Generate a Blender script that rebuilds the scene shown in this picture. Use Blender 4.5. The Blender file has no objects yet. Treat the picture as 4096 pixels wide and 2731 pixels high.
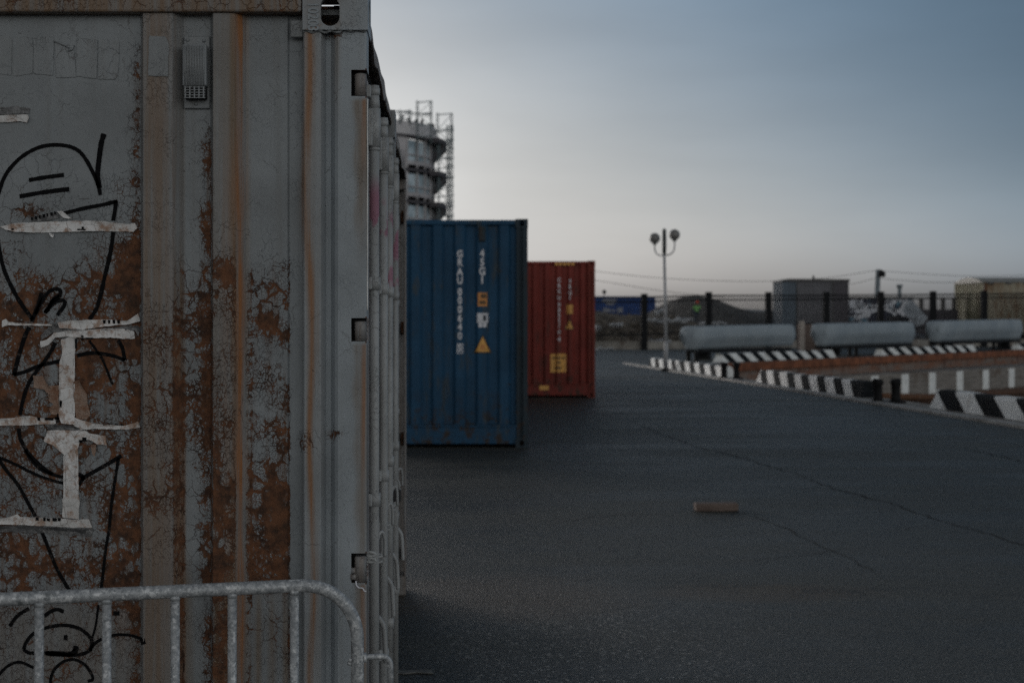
import bpy, bmesh, math, random
import numpy as np
from mathutils import Vector, Matrix, noise
R = math.radians
random.seed(7)
sc = bpy.context.scene
COL = sc.collection

# ------------------------------------------------------------------ survey
F, VX, HY, EYE = 5689.0, 1769.0, 1292.0, 1.63      # lens and eye height recovered from the photograph
def W(x, y, D):                                      # survey point -> world (camera looks along +Y)
    return Vector(((x - VX) / F * D, D, EYE - (y - HY) / F * D))
def GD(y): return EYE * F / (y - HY)
def WX(x, D): return (x - VX) / F * D
def WZ(y, D): return EYE - (y - HY) / F * D

# ------------------------------------------------------------------ helpers
def link(o):
    COL.objects.link(o); return o
def tag(o, label=None, cat=None, group=None, kind=None):
    if label: o['label'] = label
    if cat: o['category'] = cat
    if group: o['group'] = group
    if kind: o['kind'] = kind
    return o
def thing(name, label, cat, loc=(0, 0, 0), group=None, rz=0.0):
    o = bpy.data.objects.new(name, None); link(o)
    o.location = loc; o.rotation_euler = (0, 0, rz); o.empty_display_size = .2
    return tag(o, label, cat, group)
def obj(name, bm, mat, parent=None, smooth=False):
    me = bpy.data.meshes.new(name)
    if isinstance(bm, bmesh.types.BMesh):
        bmesh.ops.recalc_face_normals(bm, faces=bm.faces)
        bm.to_mesh(me); bm.free()
    else:
        v, f = bm; me.from_pydata([tuple(p) for p in v], [], f); me.update()
    mats = mat if isinstance(mat, (list, tuple)) else [mat]
    for m in mats: me.materials.append(m)
    if smooth:
        me.polygons.foreach_set('use_smooth', [True] * len(me.polygons))
    o = bpy.data.objects.new(name, me); link(o)
    if parent: o.parent = parent
    return o
def copy_tree(o, parent=None):
    c = o.copy(); COL.objects.link(c); c.parent = parent
    for ch in [x for x in COL.objects if x.parent == o]: copy_tree(ch, c)
    return c
def B(): return bmesh.new()
def box(bm, x0, x1, y0, y1, z0, z1, bev=0.0, M=None, seg=1):
    t = bmesh.new()
    bmesh.ops.create_cube(t, size=1)
    for v in t.verts:
        v.co = Vector(((x0 + x1) / 2 + v.co.x * (x1 - x0), (y0 + y1) / 2 + v.co.y * (y1 - y0), (z0 + z1) / 2 + v.co.z * (z1 - z0)))
    if bev: bmesh.ops.bevel(t, geom=t.edges[:], offset=bev, segments=seg, affect='EDGES', profile=.5)
    join(bm, t, M); return bm
def join(bm, t, M=None):
    if M is not None: bmesh.ops.transform(t, matrix=M, verts=t.verts[:])
    me = bpy.data.meshes.new('tmp'); t.to_mesh(me); t.free(); bm.from_mesh(me); bpy.data.meshes.remove(me)
def tube(bm, pts, r, n=10, caps=True):
    pts = [Vector(p) for p in pts]; m = len(pts)
    rr = r if isinstance(r, (list, tuple)) else [r] * m
    tang = []
    for i in range(m):
        a = pts[max(i - 1, 0)]; b = pts[min(i + 1, m - 1)]
        tang.append((b - a).normalized())
    u = tang[0].orthogonal().normalized(); rings = []
    for i in range(m):
        u = (u - tang[i] * u.dot(tang[i])).normalized(); w = tang[i].cross(u)
        rings.append([bm.verts.new(pts[i] + (u * math.cos(2 * math.pi * k / n) + w * math.sin(2 * math.pi * k / n)) * rr[i]) for k in range(n)])
    for i in range(m - 1):
        for k in range(n):
            f = bm.faces.new((rings[i][k], rings[i][(k + 1) % n], rings[i + 1][(k + 1) % n], rings[i + 1][k])); f.smooth = True
    if caps:
        bm.faces.new(rings[0][::-1]); bm.faces.new(rings[-1])
    return bm
def arc(c, r, a0, a1, n, ax, ay):
    return [Vector(c) + Vector(ax) * r * math.cos(a0 + (a1 - a0) * i / n) + Vector(ay) * r * math.sin(a0 + (a1 - a0) * i / n) for i in range(n + 1)]
def spline(pts, n=6):
    P = [Vector(p) for p in pts]; out = []
    if len(P) < 3: return [P[0].lerp(P[-1], i / n) for i in range(n + 1)]
    Q = [P[0] * 2 - P[1]] + P + [P[-1] * 2 - P[-2]]
    for i in range(1, len(Q) - 2):
        a, b, c, d = Q[i - 1:i + 3]
        for k in range(n):
            t = k / n
            out.append(.5 * ((2 * b) + (c - a) * t + (2 * a - 5 * b + 4 * c - d) * t * t + (3 * b - a - 3 * c + d) * t ** 3))
    out.append(P[-1]); return out
def sphere(bm, c, r, u=20, v=14, sx=1, sy=1, sz=1):
    t = bmesh.new(); bmesh.ops.create_uvsphere(t, u_segments=u, v_segments=v, radius=r)
    for f in t.faces: f.smooth = True
    join(bm, t, Matrix.Translation(c) @ Matrix.Diagonal((sx, sy, sz, 1)))
def prism(bm, poly, d0, d1, axis='y'):
    """poly of (a, b) pairs extruded between d0 and d1 along an axis"""
    def P(a, b, d): return {'y': (a, d, b), 'x': (d, a, b), 'z': (a, b, d)}[axis]
    v0 = [bm.verts.new(P(a, b, d0)) for a, b in poly]; v1 = [bm.verts.new(P(a, b, d1)) for a, b in poly]
    bm.faces.new(v0); bm.faces.new(v1[::-1]); n = len(poly)
    for i in range(n): bm.faces.new((v0[i], v0[(i + 1) % n], v1[(i + 1) % n], v1[i]))
def text_mesh(s, size, extrude=.0, align='CENTER', bold=0.0):
    cu = bpy.data.curves.new('t', 'FONT'); cu.body = s; cu.size = size; cu.extrude = extrude; cu.align_x = align; cu.align_y = 'CENTER'
    cu.offset = bold; cu.resolution_u = 3
    o = bpy.data.objects.new('t', cu); COL.objects.link(o)
    dg = bpy.context.evaluated_depsgraph_get(); dg.update()
    me = bpy.data.meshes.new_from_object(o.evaluated_get(dg))
    t = bmesh.new(); t.from_mesh(me)
    bpy.data.objects.remove(o); bpy.data.curves.remove(cu); bpy.data.meshes.remove(me)
    return t

# ------------------------------------------------------------------ node helper
class N:
    def __init__(s, name):
        s.m = bpy.data.materials.new(name); s.m.use_nodes = True; s.t = s.m.node_tree
        s.t.nodes.clear(); s.out = s.t.nodes.new('ShaderNodeOutputMaterial'); s.b = s.t.nodes.new('ShaderNodeBsdfPrincipled')
        s.t.links.new(s.b.outputs[0], s.out.inputs[0]); s._tc = None
    def n(s, typ, **kw):
        nd = s.t.nodes.new(typ)
        for k, v in kw.items(): setattr(nd, k, v)
        return nd
    def put(s, sock, v):
        if isinstance(v, bpy.types.NodeSocket): s.t.links.new(v, sock)
        elif v is not None:
            if sock.type == 'RGBA' and not isinstance(v, (int, float)): v = (*v[:3], 1)
            elif sock.type == 'RGBA': v = (v, v, v, 1)
            sock.default_value = v
    def co(s, kind='Object'):
        if s._tc is None: s._tc = s.n('ShaderNodeTexCoord')
        return s._tc.outputs[kind]
    def mp(s, vec, scale=(1, 1, 1), loc=(0, 0, 0)):
        m = s.n('ShaderNodeMapping'); s.put(m.inputs['Vector'], vec); m.inputs['Scale'].default_value = scale; m.inputs['Location'].default_value = loc
        return m.outputs[0]
    def noise(s, vec, scale, det=4, rough=.55, dist=0, col=False):
        m = s.n('ShaderNodeTexNoise'); s.put(m.inputs['Vector'], vec); m.inputs['Scale'].default_value = scale
        m.inputs['Detail'].default_value = det; m.inputs['Roughness'].default_value = rough; m.inputs['Distortion'].default_value = dist
        return m.outputs['Color' if col else 'Fac']
    def vor(s, vec, scale, feat='DISTANCE_TO_EDGE', out='Distance', rnd=1):
        m = s.n('ShaderNodeTexVoronoi', feature=feat); s.put(m.inputs['Vector'], vec); m.inputs['Scale'].default_value = scale
        m.inputs['Randomness'].default_value = rnd
        return m.outputs[out]
    def math(s, op, a, b=None, c=None, clamp=False):
        m = s.n('ShaderNodeMath', operation=op, use_clamp=clamp)
        s.put(m.inputs[0], a)
        if b is not None: s.put(m.inputs[1], b)
        if c is not None: s.put(m.inputs[2], c)
        return m.outputs[0]
    def vm(s, op, a, b):
        m = s.n('ShaderNodeVectorMath', operation=op); s.put(m.inputs[0], a)
        if isinstance(b, (int, float)) and op == 'SCALE': m.inputs['Scale'].default_value = b
        else: s.put(m.inputs[1], b)
        return m.outputs[0]
    def ss(s, v, lo, hi, a=0.0, b=1.0):
        m = s.n('ShaderNodeMapRange', interpolation_type='SMOOTHSTEP'); s.put(m.inputs['Value'], v)
        s.put(m.inputs['From Min'], lo); s.put(m.inputs['From Max'], hi); s.put(m.inputs['To Min'], a); s.put(m.inputs['To Max'], b)
        return m.outputs[0]
    def mix(s, fac, a, b, mode='MIX'):
        m = s.n('ShaderNodeMix', data_type='RGBA', blend_type=mode); s.put(m.inputs['Factor'], fac)
        s.put(m.inputs['A'] if False else m.inputs[6], a); s.put(m.inputs[7], b)
        return m.outputs[2]
    def sep(s, v):
        m = s.n('ShaderNodeSeparateXYZ'); s.put(m.inputs[0], v); return m.outputs
    def bump(s, h, strength=.5, dist=.01, normal=None):
        m = s.n('ShaderNodeBump'); s.put(m.inputs['Height'], h); m.inputs['Strength'].default_value = strength; m.inputs['Distance'].default_value = dist
        if normal is not None: s.put(m.inputs['Normal'], normal)
        s.t.links.new(m.outputs[0], s.b.inputs['Normal']); return m.outputs[0]
    def fin(s, col, rough=.6, metal=0.0, spec=None):
        s.put(s.b.inputs['Base Color'], col); s.put(s.b.inputs['Roughness'], rough); s.put(s.b.inputs['Metallic'], metal)
        if spec is not None: s.b.inputs['Specular IOR Level'].default_value = spec
        return s.m

def rust_cols(g, p, sc_=1.0):
    a = g.noise(p, 22 * sc_, 6, .7); b = g.noise(p, 70 * sc_, 4, .6)
    c = g.mix(g.ss(a, .35, .65), (.040, .019, .011), (.150, .060, .026))
    return g.mix(g.ss(b, .45, .75, 0, .55), c, (.185, .082, .038))

def wear_paint(name, base, add=(0, 0, 0), attr=False, rough=.5, cell=44.0, graf=False, hairs=1.0):
    """old paint that crackles, peels and rusts; r = rust amount, g = orange run-off, b = tan grime"""
    g = N(name); p = g.co()
    warp = g.vm('ADD', g.vm('SCALE', g.vm('SUBTRACT', g.noise(p, 14, 4, .6, col=True), (.5, .5, .5)), .06), g.vm('SCALE', g.vm('SUBTRACT', g.noise(p, 90, 3, .6, col=True), (.5, .5, .5)), .012))
    pw = g.vm('ADD', p, warp)
    if attr:
        at = g.n('ShaderNodeAttribute'); at.attribute_name = 'wear'; s = g.sep(at.outputs['Color'])
        r, o, t = (g.math('ADD', s[i], add[i]) for i in range(3))
    else: r, o, t = add
    n1 = g.noise(p, 9, 6, .65); n2 = g.noise(p, 38, 4, .6)
    amt = g.math('MULTIPLY', r, g.math('ADD', g.ss(n1, .28, .70, .15, 1.5), g.math('MULTIPLY', g.math('SUBTRACT', n2, .5), .9)))
    e1a = g.vor(g.mp(pw, (1, 1, .75)), cell * .62); e1b = g.vor(g.mp(pw, (1.15, 1, .8)), cell * 1.5); sel = g.ss(g.noise(p, 6.5, 3, .6), .44, .56)
    e1 = g.math('ADD', g.math('MULTIPLY', e1a, g.math('SUBTRACT', 1.0, sel)), g.math('MULTIPLY', e1b, sel)); e2 = g.vor(pw, cell * 3.2)
    thr = g.math('MULTIPLY', g.math('POWER', g.math('MAXIMUM', amt, 0.0), 1.5), .22)
    k1 = g.ss(g.math('SUBTRACT', thr, e1), -.012, .05)
    k2 = g.ss(g.math('SUBTRACT', g.math('MULTIPLY', thr, .8), e2), .0, .07)
    n3 = g.noise(g.mp(p, (1, 1, .42)), 42, 8, .75)
    blob = g.ss(g.math('ADD', g.math('MULTIPLY', amt, .50), g.math('MULTIPLY', g.math('SUBTRACT', n3, .5), 1.7)), .61, .75)
    gate = g.ss(amt, .03, .12)
    mask = g.math('MULTIPLY', g.math('MAXIMUM', blob, g.math('MAXIMUM', k1, g.math('MULTIPLY', k2, .85))), gate, clamp=True)
    # paint body
    fl = g.noise(p, 3.5, 5, .6); st = g.noise(g.mp(p, (38, 38, .9)), 1.0, 5, .6)
    pc = g.mix(g.ss(fl, .3, .7), tuple(c * .80 for c in base), tuple(c * 1.12 for c in base))
    pc = g.mix(g.ss(st, .50, .75, 0, .30), pc, tuple(c * q for c, q in zip(base, (.62, .56, .50))))
    lift = g.ss(g.math('MULTIPLY', amt, g.noise(p, 60, 3, .5)), .1, .5, 0, .35)
    pc = g.mix(lift, pc, tuple(min(1, c * 1.5) for c in base))
    sn = g.noise(g.mp(p, (55, 55, 1.6)), 1.0, 5, .65)
    pc = g.mix(g.math('MULTIPLY', t, g.ss(sn, .30, .62, .45, 1.15), clamp=True), pc, (.150, .098, .055))
    pc = g.mix(g.math('MULTIPLY', o, g.ss(sn, .34, .60, .25, 1.15), clamp=True), pc, (.29, .120, .042))
    drp = g.noise(g.mp(p, (60, 60, 2.2), (.3, .1, .0)), 1.0, 5, .6)
    halo = g.math('MULTIPLY', g.ss(g.math('MULTIPLY', r, g.ss(n1, .25, .6, .5, 1.2)), .15, .9, 0, .72), g.ss(drp, .46, .66))
    pc = g.mix(halo, pc, (.115, .060, .032))
    # chips and specks, hairline cracks
    sp = g.vor(pw, 42, 'F1'); spn = g.noise(p, 5, 2, .5)
    speck = g.math('MULTIPLY', g.ss(sp, .10, .05), g.ss(spn, .5, .62))
    hc = g.vor(g.vm('ADD', pw, (3.1, 0, 1.7)), 9); hair = g.math('MULTIPLY', g.math('MULTIPLY', g.ss(hc, .010, .003), g.ss(g.noise(p, 7, 3, .6), .52, .64)), hairs)
    dark = g.math('MAXIMUM', g.math('MULTIPLY', speck, .8), g.math('MULTIPLY', hair, .55))
    pc = g.mix(dark, pc, (.05, .035, .028))
    if graf:                                         # pink and green spray on the lock rods
        z = g.sep(p)[2]
        gn = g.noise(g.mp(p, (3, 3, 2.0)), 3, 3, .5)
        pk = g.math('MULTIPLY', g.ss(gn, .52, .58), g.math('MULTIPLY', g.ss(z, 1.74, 1.80), g.ss(z, 2.08, 2.0)))
        gg = g.noise(g.mp(p, (3, 3, 3.2), (5, 2, 1)), 3, 3, .5)
        gr = g.math('MULTIPLY', g.ss(gg, .50, .56), g.math('MULTIPLY', g.ss(z, .95, 1.0), g.ss(z, 1.55, 1.45)))
        fx = g.ss(g.sep(p)[1], 4.75, 4.85)
        pc = g.mix(g.math('MULTIPLY', pk, .7), pc, (.34, .085, .16))
        pc = g.mix(g.math('MULTIPLY', g.math('MULTIPLY', gr, fx), .8), pc, (.03, .17, .05))
    col = g.mix(mask, pc, rust_cols(g, p))
    h = g.math('ADD', g.math('MULTIPLY', g.math('SUBTRACT', 1.0, mask), 1.0), g.math('MULTIPLY', g.noise(p, 130, 3, .6), .35))
    h = g.math('SUBTRACT', h, g.math('MULTIPLY', g.math('MULTIPLY', g.ss(e1, .06, .0), gate), .5))
    h = g.math('SUBTRACT', h, g.math('MULTIPLY', dark, .5))
    h = g.math('ADD', h, g.math('MULTIPLY', g.noise(p, 16, 2, .5), .8))
    g.bump(h, .75, .0022)
    return g.fin(col, g.math('ADD', g.math('MULTIPLY', mask, .35), rough))

def plain(name, col, rough=.6, metal=0, var=.25, scale=8, bump=.0, bs=60, streak=0.0, dirt=None, spec=None):
    g = N(name); p = g.co()
    c = g.mix(g.ss(g.noise(p, scale, 5, .6), .3, .7), tuple(x * (1 - var) for x in col), tuple(min(1, x * (1 + var)) for x in col))
    if streak: c = g.mix(g.ss(g.noise(g.mp(p, (9, 9, .6)), 1.5, 5, .65), .5, .72, 0, streak), c, dirt or tuple(x * .35 for x in col))
    elif dirt: c = g.mix(g.ss(g.noise(p, scale * .7, 6, .7), .52, .66), c, dirt)
    if bump: g.bump(g.noise(p, bs, 4, .6), .6, bump)
    return g.fin(c, rough, metal, spec)

GREY = (.225, .246, .262)
M_wall = wear_paint('grey_wall_paint', GREY, attr=True)
M_grey = wear_paint('grey_paint', GREY, (.10, 0, .10))
M_post = wear_paint('grey_post_paint', (.275, .305, .33), attr=True)
M_rail = wear_paint('grey_rail_paint', GREY, (.32, .10, .8), hairs=.3)
M_rod = wear_paint('grey_rod_paint', (.40, .42, .43), (.10, 0, .15), graf=True, hairs=0.0)
M_hinge = wear_paint('grey_hinge_paint', GREY, (.22, .10, .3), hairs=0.0)
M_rusty = wear_paint('rusty_metal', (.12, .10, .09), (1.1, .2, .6), rough=.7)
g = N('marker_ink_worn'); p = g.co(); M_ink2 = g.fin(g.mix(g.ss(g.noise(p, 75, 5, .75), .56, .66, 0, .8), (.004, .004, .005), (.075, .062, .055)), .85, 0, .15)
M_door = wear_paint('pale_door_paint', (.42, .42, .43), (.45, .1, .1))
M_white2 = plain('lit_edge_white', (.75, .74, .72), .5)
M_black = plain('recess_shade', (.012, .012, .013), .9)  # near-black puts the shade of pockets, header hollow and vent into the colour
M_ink = plain('marker_ink', (.004, .004, .005), .85, var=.4, scale=40, spec=.15)

# ------------------------------------------------------------------ ground, basin, sea
def asphalt():
    g = N('asphalt'); p = g.co(); s = g.sep(p)
    n1 = g.noise(g.mp(p, (.5, 1.3, 1)), .5, 6, .62); n2 = g.noise(p, 2.2, 6, .6); n3 = g.noise(p, 14, 5, .7)
    c = g.mix(g.ss(n1, .35, .65), (.025, .025, .0215), (.072, .070, .058))
    c = g.mix(g.ss(n2, .35, .7, 0, .45), c, (.074, .073, .064))
    gr1 = g.noise(p, 48, 3, .75); c = g.mix(g.ss(gr1, .45, .62, 0, .75), c, (.012, .013, .014)); gr2 = g.noise(g.mp(p, (1, 1, 1), (3, 8, 1)), 62, 3, .7); c = g.mix(g.ss(gr2, .55, .70, 0, .8), c, (.13, .135, .135))
    c = g.mix(g.ss(n3, .50, .70, 0, .55), c, (.022, .025, .028))
    ag = g.vor(p, 75, 'F1', 'Color'); ad = g.vor(p, 75, 'F1')
    agv = g.sep(ag)[0]
    stone = g.math('MULTIPLY', g.ss(agv, .62, .95), g.ss(ad, .5, .2))
    near = g.ss(s[1], 15, 6)
    rg = g.ss(g.noise(p, 1.1, 4, .6), .42, .62)
    c = g.mix(g.math('MULTIPLY', g.math('MULTIPLY', stone, g.math('ADD', .25, g.math('MULTIPLY', rg, .75))), g.math('ADD', .2, g.math('MULTIPLY', near, .6))), c, (.26, .26, .25))
    g2 = g.vor(g.vm('ADD', p, (3, 5, 0)), 38, 'F1', 'Color'); g2d = g.vor(g.vm('ADD', p, (3, 5, 0)), 38, 'F1')
    loose = g.math('MULTIPLY', g.ss(g.math('ADD', s[1], g.math('MULTIPLY', g.noise(p, 1.6, 4, .6), 4.0)), 11.6, 9.0), g.math('MULTIPLY', g.ss(s[0], -.4, .5), g.ss(s[0], 2.0, .7, .12, 1)))
    pb = g.math('MULTIPLY', g.ss(g.sep(g2)[1], .55, .9), g.ss(g2d, .45, .25))
    c = g.mix(g.math('MULTIPLY', g.math('MULTIPLY', pb, loose), 1.0), c, (.46, .45, .43))
    c = g.mix(g.math('MULTIPLY', g.ss(g.noise(p, 4.5, 4, .7), .62, .70), .5), c, (.016, .017, .017))
    # brown silt washed out from under the containers
    def blob(cx, cy, rx, ry):
        dx = g.math('DIVIDE', g.math('SUBTRACT', s[0], cx), rx); dy = g.math('DIVIDE', g.math('SUBTRACT', s[1], cy), ry)
        return g.ss(g.math('ADD', g.math('ADD', g.math('MULTIPLY', dx, dx), g.math('MULTIPLY', dy, dy)), g.math('MULTIPLY', n2, .9)), 1.6, .45)
    b = g.math('MAXIMUM', blob(.35, 8.5, 1.0, .85), g.math('MULTIPLY', blob(1.9, 8.6, .9, .35), .8))
    c = g.mix(g.math('MULTIPLY', b, .8), c, (.085, .058, .034))
    # fine crazing
    w = g.vm('ADD', p, g.vm('SCALE', g.noise(p, 1.3, 5, .7, col=True), .9))
    e = g.vor(w, .42); cr = g.math('MULTIPLY', g.ss(e, .010, .002), g.ss(n1, .45, .6))
    c = g.mix(g.math('MULTIPLY', cr, .6), c, (.016, .017, .018))
    h = g.math('ADD', g.math('MULTIPLY', g.noise(p, 90, 5, .75), 1.0), g.math('MULTIPLY', gr1, 1.2))
    h = g.math('ADD', h, g.math('MULTIPLY', g.math('SUBTRACT', .5, ad), .8)); h = g.math('ADD', h, g.math('MULTIPLY', g.math('MULTIPLY', pb, loose), 1.5))
    g.bump(h, .9, .008)
    return g.fin(c, g.ss(n1, .3, .7, .46, .62), 0, .38)
M_asph = asphalt()
def kx(D): return 11.297 - .07 * D                     # line of the near kerb row
def kd(X): return 58.7 + 1.216 * (X - 11.5)            # line of the far kerb row
A1 = Vector((kx(2) + .45, 2, 0)); A2 = Vector((kx(43) + .45, 43, 0)); A3 = Vector((11.3, 57.8, 0)); A4 = Vector((90, kd(90) - .7, 0))
ring = [(-400, -30), (A1.x, -30), (A1.x, A1.y), (A2.x, A2.y), (A3.x, A3.y), (A4.x, A4.y), (400, A4.y + 60), (400, 500), (-400, 500)]
bm = B(); bm.faces.new([bm.verts.new((x, y, 0)) for x, y in ring])
tag(obj('ground', bm, M_asph), kind='structure')
g = N('water'); p = g.co(); g.bump(g.noise(g.mp(p, (1, 2.2, 1)), 1.4, 4, .6), .25, .08); M_water = g.fin((.012, .016, .018), .06)
bm = B(); bm.faces.new([bm.verts.new(q) for q in ((-3000, -60, -2.2), (3000, -60, -2.2), (3000, 6000, -2.2), (-3000, 6000, -2.2))])
tag(obj('water', bm, M_water), kind='structure')
g = N('sheet_pile'); p = g.co(); s = g.sep(p)
c = g.mix(g.ss(g.noise(g.mp(p, (.5, .5, 3)), 1.2, 6, .65), .35, .65), (.20, .088, .050), (.19, .155, .135))
c = g.mix(g.ss(g.noise(g.mp(p, (2, 2, .5)), .8, 5, .65), .5, .68), c, (.085, .035, .020))
g.bump(g.noise(p, 5, 5, .7), .7, .05); M_pile = g.fin(c, .85)
bm = B()
pts = [A1 + Vector((0, -32, 0)), A1, A2, A3, A4]; N_ = len(pts)
top = [bm.verts.new((q.x, q.y, -.002)) for q in pts]; bot = [bm.verts.new((q.x, q.y, -3.5)) for q in pts]
for i in range(N_ - 1): bm.faces.new((top[i], top[i + 1], bot[i + 1], bot[i]))
tag(obj('quay_wall', bm, M_pile), kind='structure')
# rust-brown capping beam standing proud of the far quay wall with dark bolts
M_conc = plain('quay_concrete', (.25, .235, .215), .85, var=.3, scale=1.5, bump=.01, bs=15, dirt=(.15, .12, .10))
M_stripw = plain('pale_kerb_stone', (.36, .35, .335), .8, var=.3, scale=2.5, bump=.01, bs=12, dirt=(.20, .185, .17))
bm = B()
for a_, b_ in ((A2 + Vector((.05, .3, 0)), A3), (A3, A4)):
    d_ = (b_ - a_).normalized(); n_ = Vector((d_.y, -d_.x, 0)); vv = []
    for q_ in (a_, b_): vv.append([bm.verts.new(q_ + n_ * o1 + Vector((0, 0, z1))) for o1, z1 in ((.02, -.01), (.16, -.01), (.16, -.34), (.02, -.34))])
    for k in range(4): bm.faces.new((vv[0][k], vv[1][k], vv[1][(k + 1) % 4], vv[0][(k + 1) % 4]))
tag(obj('quay_capping', bm, plain('rust_capping', (.20, .070, .032), .9, var=.4, scale=1.5, dirt=(.09, .035, .02))), kind='structure')
# quay ledge sheet and pale edging
bm = B()
L = [(10.0 - .0485 * D, D) for D in (56.5, 48, 40, 32, 26, 20, 12, 4)]
va = [bm.verts.new((x + .25, D, .004)) for x, D in L]
vb = [bm.verts.new((max(kx(D) + .448, x + .26), D, .004)) for x, D in L]
for i in range(len(L) - 1): bm.faces.new((va[i], vb[i], vb[i + 1], va[i + 1]))
tag(obj('quay_apron', bm, M_conc), kind='structure')
bm = B()
for i in range(0, 27):
    D0 = 3 + i * 2.0; D1 = D0 + 1.985; x0 = 10.0 - .0485 * D0; x1 = 10.0 - .0485 * D1
    v = [bm.verts.new(q) for q in ((x0, D0, -.05), (x0 + .25, D0, -.05), (x1 + .25, D1, -.05), (x1, D1, -.05), (x0, D0, .05), (x0 + .25, D0, .05), (x1 + .25, D1, .05), (x1, D1, .05))]
    for f in ((0, 1, 5, 4), (1, 2, 6, 5), (2, 3, 7, 6), (3, 0, 4, 7), (4, 5, 6, 7)): bm.faces.new([v[k] for k in f])
tag(obj('edging_kerb', bm, M_stripw), kind='structure')

# cracks in the asphalt
M_crack = plain('crack_shadow', (.012, .013, .014), .9)
def crack(px, w, seed):
    rnd = random.Random(seed); pts = []
    P = [Vector((WX(x, GD(y)), GD(y), 0)) for x, y in px]
    for i in range(len(P) - 1):
        seg = P[i + 1] - P[i]; n = max(3, int(seg.length / .12))
        for k in range(n): pts.append(P[i] + seg * (k / n) + Vector((rnd.uniform(-1, 1), rnd.uniform(-1, 1), 0)) * min(.045, seg.length * .04))
    pts.append(P[-1]); bm = B(); prev = None
    for i in range(len(pts) - 1):
        d = (pts[i + 1] - pts[i]).normalized(); nrm = Vector((-d.y, d.x, 0)); ww = w * (.55 + 1.1 * abs(noise.noise(Vector((i * .17, seed, 2))))) * rnd.uniform(.4, 1.1) * (1 if 2 < i < len(pts) - 4 else .4)
        a = bm.verts.new(pts[i] + nrm * ww + Vector((0, 0, .004))); b = bm.verts.new(pts[i] - nrm * ww * rnd.uniform(.4, 1.2) + Vector((0, 0, .004)))
        if prev: bm.faces.new((prev[0], a, b, prev[1]))
        prev = (a, b)
    tag(obj('asphalt_crack', bm, M_crack), kind='structure')
crack([(2560, 1700), (2680, 1750), (2800, 1790), (2960, 1830), (3200, 1900), (3330, 1950), (3560, 2010), (3720, 2070), (3860, 2110), (4100, 2180), (4300, 2240)], .018, 1)
crack([(2960, 2045), (3080, 2090), (3180, 2130), (3300, 2190), (3400, 2235), (3560, 2330)], .010, 2)
crack([(3560, 2130), (3680, 2105), (3790, 2090)], .008, 3)
crack([(2200, 2100), (2360, 2065), (2560, 2055), (2770, 2060)], .009, 4)
crack([(2900, 2245), (3050, 2235), (3250, 2215), (3400, 2190), (3700, 2195)], .008, 5)
crack([(3850, 1790), (3980, 1820), (4150, 1860)], .022, 6)
crack([(1700, 1960), (1850, 1945), (2000, 1950), (2200, 1935)], .012, 8)

# ------------------------------------------------------------------ distant setting
M_gravel = plain('gravel', (.095, .086, .078), .95, var=.55, scale=2.2, bump=.25, bs=4, dirt=(.05, .045, .04))
M_far = plain('hazed_land', (.14, .165, .18), .95, scale=.01)  # haze of distance is put into this blue-grey base colour
bm = B()
nx = 40; rows = []
for i in range(nx + 1):
    X = -50 + i * 9.5; h = 10 + 7 * noise.noise(Vector((X * .013, 3, 0))) + 3 * noise.noise(Vector((X * .06, 9, 0)))
    h *= 1.6
    rows.append([bm.verts.new((X * 5, 1400 + j * 60, [-2.3, h * .8, h, -2.3][j])) for j in range(4)])
for i in range(nx):
    for j in range(3): bm.faces.new((rows[i][j], rows[i + 1][j], rows[i + 1][j + 1], rows[i][j + 1]))
tag(obj('hills', bm, M_far, smooth=True), kind='structure')
bm = B()
prism(bm, [(178, -.01), (190, 2.6), (235, 2.7), (260, -.01)], -60, 160, 'x')
tag(obj('embankment', bm, M_gravel), kind='structure')

def heightfield(name, prof, D0, D1, step, mat, rough_, seed, power=1.5, base=0.0):
    """heap whose skyline follows prof (x, y) at its crest"""
    Dc = (D0 + D1) / 2
    xs = [WX(p[0], Dc) for p in prof]; zs = [WZ(p[1], Dc) for p in prof]
    bm = B(); nX = int((xs[-1] - xs[0]) / step); nY = int((D1 - D0) / step); vs = []
    for i in range(nX + 1):
        X = xs[0] + (xs[-1] - xs[0]) * i / nX; z = float(np.interp(X, xs, zs)); rw = []
        for j in range(nY + 1):
            t = 2 * j / nY - 1; Y = D0 + (D1 - D0) * j / nY
            f = max(0, 1 - abs(t) ** power)
            q = noise.fractal(Vector((X * .5 + seed, Y * .5, 0)), 1.0, 2.0, 5)
            q2 = noise.noise(Vector((X * 2.1, Y * 2.1, seed)))
            rw.append(bm.verts.new((X, Y, base - .02 + z * f + (q * rough_ + q2 * rough_ * .5) * min(1, f * 4))))
        vs.append(rw)
    for i in range(nX):
        for j in range(nY): bm.faces.new((vs[i][j], vs[i + 1][j], vs[i + 1][j + 1], vs[i][j + 1]))
    return obj(name, bm, mat)
o = heightfield('gravel_mound', [(2540, 1292), (2600, 1250), (2650, 1217), (2700, 1196), (2750, 1181), (2800, 1184), (2850, 1194), (2900, 1215), (2950, 1235), (3000, 1245), (3090, 1248), (3400, 1250), (3850, 1255)], 104, 140, .55, M_gravel, .12, 3)
tag(o, kind='stuff')
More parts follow.
